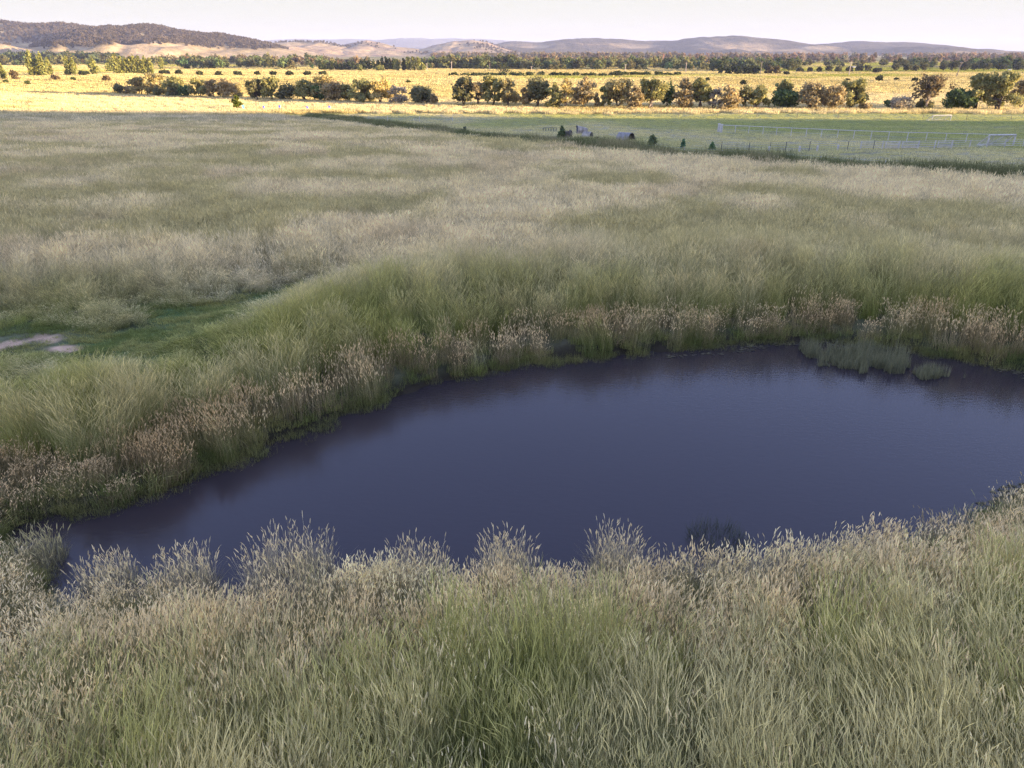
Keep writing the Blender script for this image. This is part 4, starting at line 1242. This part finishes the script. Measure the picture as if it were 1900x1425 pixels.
def woods(name, label, kinds, x, y, z, s, c):
    n = len(x)
    return scatter(name, label, kinds, np.stack([x, y, z], 1), r.randint(0, len(kinds), n), np.stack([np.zeros(n), np.zeros(n), r.rand(n) * 6.28], 1), np.stack([s * (.8 + .4 * r.rand(n)), s, s], 1), {'tcol': c})
woods('woods', 'far off mixed woods across the plain below the hills', WK, px, py, hgt(px, py), ph, pc)
# forest on the two brown hills at the left, and clumps on the golden ones
def on_hill(H, n, lo, cmul, seed, smin, smax):
    X, Y, Z, F = H
    q = RS(seed)
    i = q.randint(0, X.shape[0] - 1, n * 3); j = q.randint(0, X.shape[1] - 1, n * 3)
    u, v = q.rand(n * 3), q.rand(n * 3)
    bl = lambda A: A[i, j] * (1 - u) * (1 - v) + A[i + 1, j] * u * (1 - v) + A[i, j + 1] * (1 - u) * v + A[i + 1, j + 1] * u * v
    f = bl(F); z = bl(Z)
    k = np.where((q.rand(n * 3) < (f - lo) / (1 - lo)) & (z > PLAIN + 4))[0][:n]
    c = np.array((.125, .098, .066)) * cmul * (.6 + .8 * q.rand(len(k), 1))
    return bl(X)[k], bl(Y)[k], z[k] - 1, smin + (smax - smin) * q.rand(len(k)), c
parts_ = [on_hill(HB, 5200, .1, 1.0, 91, .55, 1.05), on_hill(HA, 7500, .1, 1.0, 92, .5, 1.0)]
parts_ += [on_hill(h, 500, .3, 1.0, 93 + i, .5, .9) for i, h in enumerate(HG)]
woods('hill_forest', 'thin brown eucalypt forest covering the upper slopes of the left hills', HK, *[np.concatenate([p[i] for p in parts_]) for i in range(5)])

# ------------------------------------------------------------------ built things in the paddocks
M_WHITE = plain_mat('white_paint', (.70, .65, .57), .5, var=.15, scale=4)
M_STEEL = plain_mat('galvanised_steel', (.50, .53, .55), .42, metal=.6, var=.15, scale=9)
M_TIN = plain_mat('weathered_tin', (.30, .275, .235), .5, metal=.35, var=.25, scale=2.5)
M_DARKPOST = plain_mat('dark_steel_post', (.09, .10, .105), .6, var=.2)
M_INSIDE = plain_mat('dark_grey', (.14, .14, .145), .9, var=.3, scale=2)  # dark grey, for the hut back walls and building doors
M_BLUE = plain_mat('blue_vinyl', (.085, .10, .50), .5, var=.12)
M_SKY = plain_mat('light_blue_vinyl', (.16, .42, .62), .5, var=.12)
M_TIMBER = plain_mat('grey_timber', (.26, .22, .18), .9, var=.3, scale=2)
M_ROOF = plain_mat('dull_roof', (.42, .42, .44), .6, var=.15)

def W(sx, sy):
    return Vector(on_ground(sx, sy))

def seg_pts(a, b, step):
    n = max(1, int(round((b - a).length / step)))
    out = []
    for i in range(n + 1):
        p = a.lerp(b, i / n); out.append(Vector((p.x, p.y, h1(p.x, p.y))))
    return out

def fence(name, label, pts, h, post_r, post_mat, wires, wire_r, wire_mat, cat='fence', rail=None, square=False, part='wire', mesh_wire=False):
    """posts (each a part) with wires or rails strung along them"""
    o0 = pts[0]
    root = empty(name, o0, label, cat)
    for i, p in enumerate(pts):
        q = p - o0
        mb = MB()
        if square: mb.box((q.x, q.y, q.z + h / 2 - .1), (post_r * 2, post_r * 2, h + .2))
        else: mb.tube(q - Vector((0, 0, .2)), q + Vector((0, 0, h)), post_r, n=6)
        mb.build('post', post_mat, root)
    mb = MB()
    for w in wires:
        for a, b in zip(pts[:-1], pts[1:]):
            d = (b - a).normalized() * (post_r + .003)
            mb.tube(a - o0 + d + Vector((0, 0, w)), b - o0 - d + Vector((0, 0, w)), wire_r, n=5, cap=False)
    mb.build(part, wire_mat, root)
    if rail:
        mb = MB()
        for a, b in zip(pts[:-1], pts[1:]):
            mb.tube(a - o0 + Vector((0, 0, h + rail * .9)), b - o0 + Vector((0, 0, h + rail * .9)), rail, n=6)
        mb.build('top_rail', post_mat, root)
    return root

# wire fence through the rank grass, with white strainer posts
wp = [W(640, 236), W(760, 247), W(880, 258), W(980, 266), W(1050, 272), W(1080, 274), W(1159, 279), W(1199, 283), W(1269, 289), W(1338, 294), W(1428, 301), W(1520, 307), W(1640, 317)]
mp_ = m_per_px(*wp[4])
fence('wire_fence', 'old wire fence with thin pale posts running through the dark rank grass', wp, 13 * mp_, .045, M_WHITE, [5 * mp_, 9 * mp_, 12 * mp_], .009, M_STEEL)
for (sx, sy, bx, by, t) in ((1050.6, 271, 1040.5, 270, 'white strainer post with brace leaning left, beside the young conifer'), (1080, 274, 1093, 275, 'white strainer post with brace leaning right, below the ribbed hut')):
    a = W(sx, sy) + Vector((0, -.25, 0)); s = m_per_px(*a)
    root = empty('strainer_post', a, t, 'fence post', 'white strainer posts')
    MB().tube((0, 0, -.3), (0, 0, 15 * s), .09, n=8).build('post', M_WHITE, root)
    d = (bx - sx) * s
    MB().tube((d, .05, -.1), (.09 * (1 if d > 0 else -1), 0, 11 * s), .055, n=6).build('brace', M_WHITE, root)

# dark steel post fence joining the white yards
dp = [W(1338, 280), W(1389, 282.5), W(1428, 282), W(1457, 281), W(1501, 280), W(1572, 279), W(1620, 277.5)]
s = m_per_px(*dp[3])
fence('steel_fence', 'fence of dark steel star posts and wires left of the white yards', dp, 17 * s, .032, M_DARKPOST, [5 * s, 9 * s, 13 * s, 16 * s], .01, M_STEEL)
for i, (sx, sy, t) in enumerate([(1424, 281.5, 'short white marker post at the left end of the steel fence'), (1480, 281, 'short white marker post, middle of the steel fence, left of the pair'), (1513, 280, 'short white marker post in the middle of the steel fence, right one'), (1551, 278.5, 'short white marker post at the right half of the steel fence')]):
    a = W(sx, sy) + Vector((0, -.4, 0))
    o = MB().box((0, 0, 5 * s), (.16, .16, 11 * s)).build('marker_post', M_WHITE, loc=a)
    tag(o, t, 'post', 'white marker posts')

# white pipe yards: rail fence with gates hung in it
yp = [(1596, 277.5), (1636, 277.3), (1667, 277), (1703, 276.5), (1733, 276), (1765, 275.5), (1798, 275), (1830, 274.5), (1863, 274), (1897, 273.5), (1960, 272.5)]
yw = [W(*p) for p in yp]
s = m_per_px(*yw[3])
fence('pipe_yard', 'white pipe rail yard fence running to the right edge of the photo', yw, 15 * s, .06, M_WHITE, [4 * s, 7.5 * s, 11 * s, 14 * s], .022, M_WHITE, part='rails')
for i, (p, q, t) in enumerate([(1, 2, 'white pipe gate at the left end of the yard'), (2, 3, 'bright white pipe gate with close rails in the yard fence'), (4, 5, 'white pipe gate in the yard, just left of the middle')]):
    a, b = yw[p], yw[q]
    d = (b - a).normalized(); nrm = Vector((d.y, -d.x, 0)) * .16
    L = (b - a).length
    root = empty('gate', a + nrm, t, 'gate', 'white yard gates')
    mb = MB(); u = d * .25; v = d * (L - .25)
    for e in (u, v): mb.tube(e + Vector((0, 0, 2.5 * s)), e + Vector((0, 0, 14.6 * s)), .05)
    mb.build('frame', M_WHITE, root)
    mb = MB()
    for k in range(5): mb.tube(u + Vector((0, 0, (2.8 + 2.8 * k) * s)), v + Vector((0, 0, (2.8 + 2.8 * k) * s)), .038, n=5)
    mb.build('rails', M_WHITE, root)

# chain wire fence with a top rail round the sports field
cp = [W(1337, 246)] + [W(*p) for p in [(1363.6, 247.2), (1388.5, 248.4), (1415, 250), (1440, 251.3), (1467, 252.7), (1495, 254), (1523, 255.5), (1553, 257), (1583, 258.3), (1615, 259.7), (1647, 261.2), (1682, 262.3), (1717, 263.3), (1753, 264.3), (1791, 265.3), (1832, 266.5)]]
s = m_per_px(*cp[8])
fence('field_fence', 'pale top railed fence around the green sports field', cp, 14.5 * s, .05, M_WHITE, [.4 * s, 7 * s], .012, M_STEEL, rail=.04)
for i, (sx, sy, t) in enumerate([(1331, 245, 'left white pillar at the corner of the sports field fence'), (1335.5, 246.5, 'right white pillar at the corner of the sports field fence')]):
    a = W(sx, sy) + Vector((0, -.6, 0)); q = m_per_px(*a)
    root = empty('corner_pillar', a, t, 'pillar', 'white corner pillars')
    MB().box((0, 0, 7 * q), (.30, .30, 15 * q)).build('post', M_WHITE, root)
    MB().box((0, 0, 14.5 * q + .07), (.36, .36, .10)).build('cap', M_WHITE, root)

def goal(px0, px1, base, h_px, label, depth, yaw=0):
    a, b = W(px0, base), W(px1, base - .3)
    q = m_per_px(*a); H = h_px * q
    c = (a + b) / 2; d = b - a; L = d.length; d.z = 0; d.normalize()
    n = Vector((-d.y, d.x, 0)) * depth
    root = empty('goal', c, label, 'football goal', 'white goals')
    l, rr_ = -d * L / 2, d * L / 2; up = Vector((0, 0, H))
    for e in (l, rr_):
        MB().tube(e, e + up, .09, n=8).build('post', M_WHITE, root)
    MB().tube(l + up, rr_ + up, .09, n=8).build('crossbar', M_WHITE, root)
    mb = MB()
    mb.tube(l + n, rr_ + n, .06); mb.tube(l, l + n, .06); mb.tube(rr_, rr_ + n, .06)
    mb.tube(l + up, l + n, .05); mb.tube(rr_ + up, rr_ + n, .05)
    mb.tube(l * .55 + up, l * .2 + n, .045); mb.tube(rr_ * .3 + up, l * .1 + n, .045); mb.tube(rr_ * .62 + up, rr_ + n * .9, .045)
    mb.build('back_frame', M_WHITE, root)
    mb = MB()
    for k in range(1, 16):
        t = k / 16
        mb.tube(l.lerp(rr_, t) + up, l.lerp(rr_, t) + n, .008, n=3, cap=False)
        if k < 9: mb.tube(l + (up * (1 - k / 9) + n * (k / 9)), rr_ + (up * (1 - k / 9) + n * (k / 9)), .008, n=3, cap=False)
    mb.build('net', M_WHITE, root)
goal(1831, 1879, 271.5, 20, 'white metal goal frame standing behind the pipe yard at the right', 1.6)
goal(1729, 1763, 224.2, 9.5, 'far white goal on the far edge of the sports field, by the golden grass', 1.8)

# blue and white padded blocks at the shade edge
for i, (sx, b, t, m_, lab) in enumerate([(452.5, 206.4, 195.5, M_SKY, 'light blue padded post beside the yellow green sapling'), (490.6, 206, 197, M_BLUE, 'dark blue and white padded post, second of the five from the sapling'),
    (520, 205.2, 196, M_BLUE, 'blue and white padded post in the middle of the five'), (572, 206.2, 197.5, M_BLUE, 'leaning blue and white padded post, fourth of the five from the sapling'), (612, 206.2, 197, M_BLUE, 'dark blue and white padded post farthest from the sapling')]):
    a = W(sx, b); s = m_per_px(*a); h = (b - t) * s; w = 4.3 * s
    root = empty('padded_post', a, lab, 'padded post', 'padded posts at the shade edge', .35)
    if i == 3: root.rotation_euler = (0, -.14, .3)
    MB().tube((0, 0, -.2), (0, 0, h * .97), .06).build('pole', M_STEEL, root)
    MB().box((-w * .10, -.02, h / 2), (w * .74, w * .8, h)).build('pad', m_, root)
    MB().box((w * .36, 0, h / 2), (w * .17, w * .74, h * .97)).build('side_strip', M_WHITE if i else M_SKY, root)  # thin strip on the pad's right side, white on all but the first
fp = [W(655, 226), W(685, 226), W(719.5, 226), W(778.6, 225.5), W(840, 225)]
s = m_per_px(*fp[0])
fence('wire_fence', 'short run of thin white posts and wire at the shade edge', fp, 9.5 * s, .06, M_WHITE, [3 * s, 6 * s, 9 * s], .012, M_STEEL)
fp = seg_pts(W(1120, 217), W(1960, 224), 9.0); s = m_per_px(*fp[-1])
fence('wire_fence', 'long wire fence with dark posts in the golden grass behind the sports field', fp, 8.5 * s, .06, M_TIMBER, [3 * s, 5.5 * s, 8 * s], .012, M_STEEL)
fp = seg_pts(W(985, 207.6), W(1050, 208), 4.0); s = m_per_px(*fp[0])
fence('rail_fence', 'low white rail in front of the tree with pale golden crown', fp, 2.2 * s, .10, M_WHITE, [1.9 * s], .11, M_WHITE, part='rail')
fp = seg_pts(W(28, 153.5), W(58, 154.5), 4.0); s = m_per_px(*fp[0])
fence('rail_fence', 'low white rails alone on the golden field at the far left', fp, 3.0 * s, .16, M_WHITE, [1.5 * s, 2.6 * s], .14, M_WHITE, part='rail')

# curved tin shelters
def shell(r_, L, t=.03, a0=0.0, a1=math.pi, n=22, rib=.012):
    """arched corrugated sheet along X, real thickness"""
    mb = MB(); nx = 36
    for lay in (0, 1):
        for i in range(n + 1):
            a = a0 + (a1 - a0) * i / n
            for j in range(nx + 1):
                rad = r_ - lay * t + rib * math.sin(j * math.pi / 1.5)
                mb.v.append((-L / 2 + L * j / nx, -rad * math.cos(a), rad * math.sin(a)))
    st = (n + 1) * (nx + 1); I = lambda lay, i, j: lay * st + i * (nx + 1) + j
    for i in range(n):
        for j in range(nx):
            mb.f.append((I(0, i, j), I(0, i, j + 1), I(0, i + 1, j + 1), I(0, i + 1, j)))
            mb.f.append((I(1, i, j), I(1, i + 1, j), I(1, i + 1, j + 1), I(1, i, j + 1)))
        for j in (0, nx): mb.f.append((I(0, i, j), I(0, i + 1, j), I(1, i + 1, j), I(1, i, j)))
    for i in (0, n):
        for j in range(nx): mb.f.append((I(0, i, j), I(0, i, j + 1), I(1, i, j + 1), I(1, i, j)))
    return mb
def endwall(r_, x):
    mb = MB(); n = 16
    for dx in (-.015, .015):
        for i in range(n + 1):
            a = math.pi * i / n; mb.v.append((x + dx, -r_ * math.cos(a), r_ * math.sin(a)))
    mb.f.append(tuple(range(n + 1))); mb.f.append(tuple(range(2 * n + 1, n, -1)))
    for i in range(n): mb.f.append((i, n + 1 + i, n + 2 + i, i + 1))
    mb.f.append((n, 2 * n + 1, n + 1, 0))
    return mb
def hut(px, py, wpx, hpx, rz, label, rot=(0, 0), mat=None, L=1.6, wall=True, lift=0.0):
    a = W(px, py); s = m_per_px(*a); R_ = hpx * s
    root = empty('arched_hut', a + Vector((0, 0, lift)), label, 'animal shelter', 'arched huts in the paddock')
    root.rotation_euler = (rot[0], rot[1], rz)
    shell(R_, L * wpx * s).build('roof', mat or M_TIN, root, smooth=True)
    if wall: endwall(R_ * .95, -L * wpx * s / 2 + .12).build('back_wall', M_INSIDE, root)
    MB().box((0, R_ * .97, .06), (L * wpx * s * .98, .08, .14)).box((0, -R_ * .97, .06), (L * wpx * s * .98, .08, .14)).build('skid', M_TIMBER, root)
    return root
hut(1160, 261, 18, 14.5, -.62, 'grey arched tin hut with its dark open end facing right', mat=M_TIN, L=1.4)
M_DULL = plain_mat('dull_white_tin', (.47, .41, .315), .6, var=.3, scale=2)
hut(1077, 248, 15, 9.5, .35, 'white arched hut tipped over on its side, back one of the pair', rot=(.95, .25), mat=M_DULL, L=1.35, lift=.25)
hut(1090, 255, 15, 10, math.pi - .5, 'white ribbed arched hut with its dark end facing left, front one of the pair', mat=M_DULL, L=1.05)
a = W(1020, 244); s = m_per_px(*a)
root = empty('rail_rack', a, 'low metal rack of splayed legs left of the young conifer', 'rack')
MB().tube((-13 * s, 0, 6.5 * s), (13 * s, 0, 6.5 * s), .035).build('rail', M_DARKPOST, root)
for i in range(6):
    x_ = (-12 + 24 * i / 5) * s
    MB().tube((x_ - 1.2 * s, -.25, -.05), (x_, 0, 6.5 * s), .028).build('leg', M_DARKPOST, root)
    MB().tube((x_ + 1.0 * s, .3, -.05), (x_, 0, 6.5 * s), .028).build('leg', M_DARKPOST, root)
a = W(1021, 259); s = m_per_px(*a)
root = empty('trough', a, 'low dark trough on the grass below the metal rack', 'trough')
mb = MB()
for (c_, z_) in (((0, -.4, .16), (22 * s, .05, .34)), ((0, .4, .16), (22 * s, .05, .34)), ((-11 * s, 0, .16), (.05, .75, .33)), ((11 * s, 0, .16), (.05, .75, .33)), ((0, 0, .05), (21.8 * s, .74, .06))):
    mb.box(c_, z_)
mb.build('basin', M_TIMBER, root)
MB().box((0, -.44, .06), (20 * s, .03, .05)).build('edge_board', M_WHITE, root)
a = W(1108, 260)
tag(MB().path([(0, 0, -.1), (0, 0, .2), (.03, 0, .42)], [.22, .17, .15], 9).build('stump', M_BARK, loc=a), 'small dark stump on the grass right of the ribbed hut', 'stump')

# power poles far out on the plain, and two small far buildings
for i, (sx, b, tx, t, lab) in enumerate([(792.5, 132.6, 792.5, 119, 'thin pole right of the lit poplar clump'), (838, 132.6, 838, 116, 'thin pole above the left end of the round hedge line'), (908.7, 132.6, 908.7, 119, 'thin pole left of the large dark round tree'),
    (986, 132.6, 986, 124, 'short thin pole behind the middle hedge line'), (1160, 134, 1160, 120.5, 'thin pole behind the right half of the hedge line'), (1272, 135, 1272, 117.5, 'tall thin pole right of the hedge line end'), (1410.4, 140.5, 1410.4, 116, 'tall pole at the right end of the dark grove'),
    (1574.6, 142, 1574.6, 118, 'tall pale pole among the separate far trees'), (1773.7, 144.5, 1777.5, 117, 'dark pole leaning right, between two large far trees')]):
    a = W(sx, b); s = m_per_px(*a); H = (b - t) * s; dx = (tx - sx) * s
    root = empty('power_pole', a, lab, 'power pole', 'power poles on the plain')
    pm = M_TIMBER if 'dark' in lab else M_PALEBARK
    MB().path([(0, 0, -.5), (dx * .5, 0, H * .5), (dx, 0, H)], [.28, .24, .20], 7).build('pole', pm, root)
    MB().box((dx * .96, 0, H * .94), (2.4, .16, .18)).build('crossarm', pm, root)
for i, (sx, b, wp_, hp, lab) in enumerate([(1691, 126.5, 5, 4, 'little white building between the far trees at the right'), (1584, 126.5, 6, 3, 'tiny white house among trees right of the pale pole'), (1874, 132, 9, 3.2, 'tiny pale shed at the right end of the far strip')]):
    a = W(sx, b); s = m_per_px(*a); w, h = wp_ * s, hp * s * .62
    root = empty('farm_building', a, lab, 'building', 'far white buildings')
    MB().box((0, 0, h / 2), (w, w * .6, h)).build('wall', M_WHITE, root)
    mb = MB(); y_ = w * .34; x_ = w * .54
    mb.v += [(-x_, -y_, h), (x_, -y_, h), (x_, y_, h), (-x_, y_, h), (-x_, 0, h * 1.6), (x_, 0, h * 1.6)]
    mb.f += [(0, 1, 5, 4), (2, 3, 4, 5), (0, 4, 3), (1, 2, 5), (0, 3, 2, 1)]
    mb.build('roof', M_ROOF, root)
    MB().box((0, -w * .305, h * .4), (w * .14, .06, h * .78)).build('door', M_INSIDE, root)
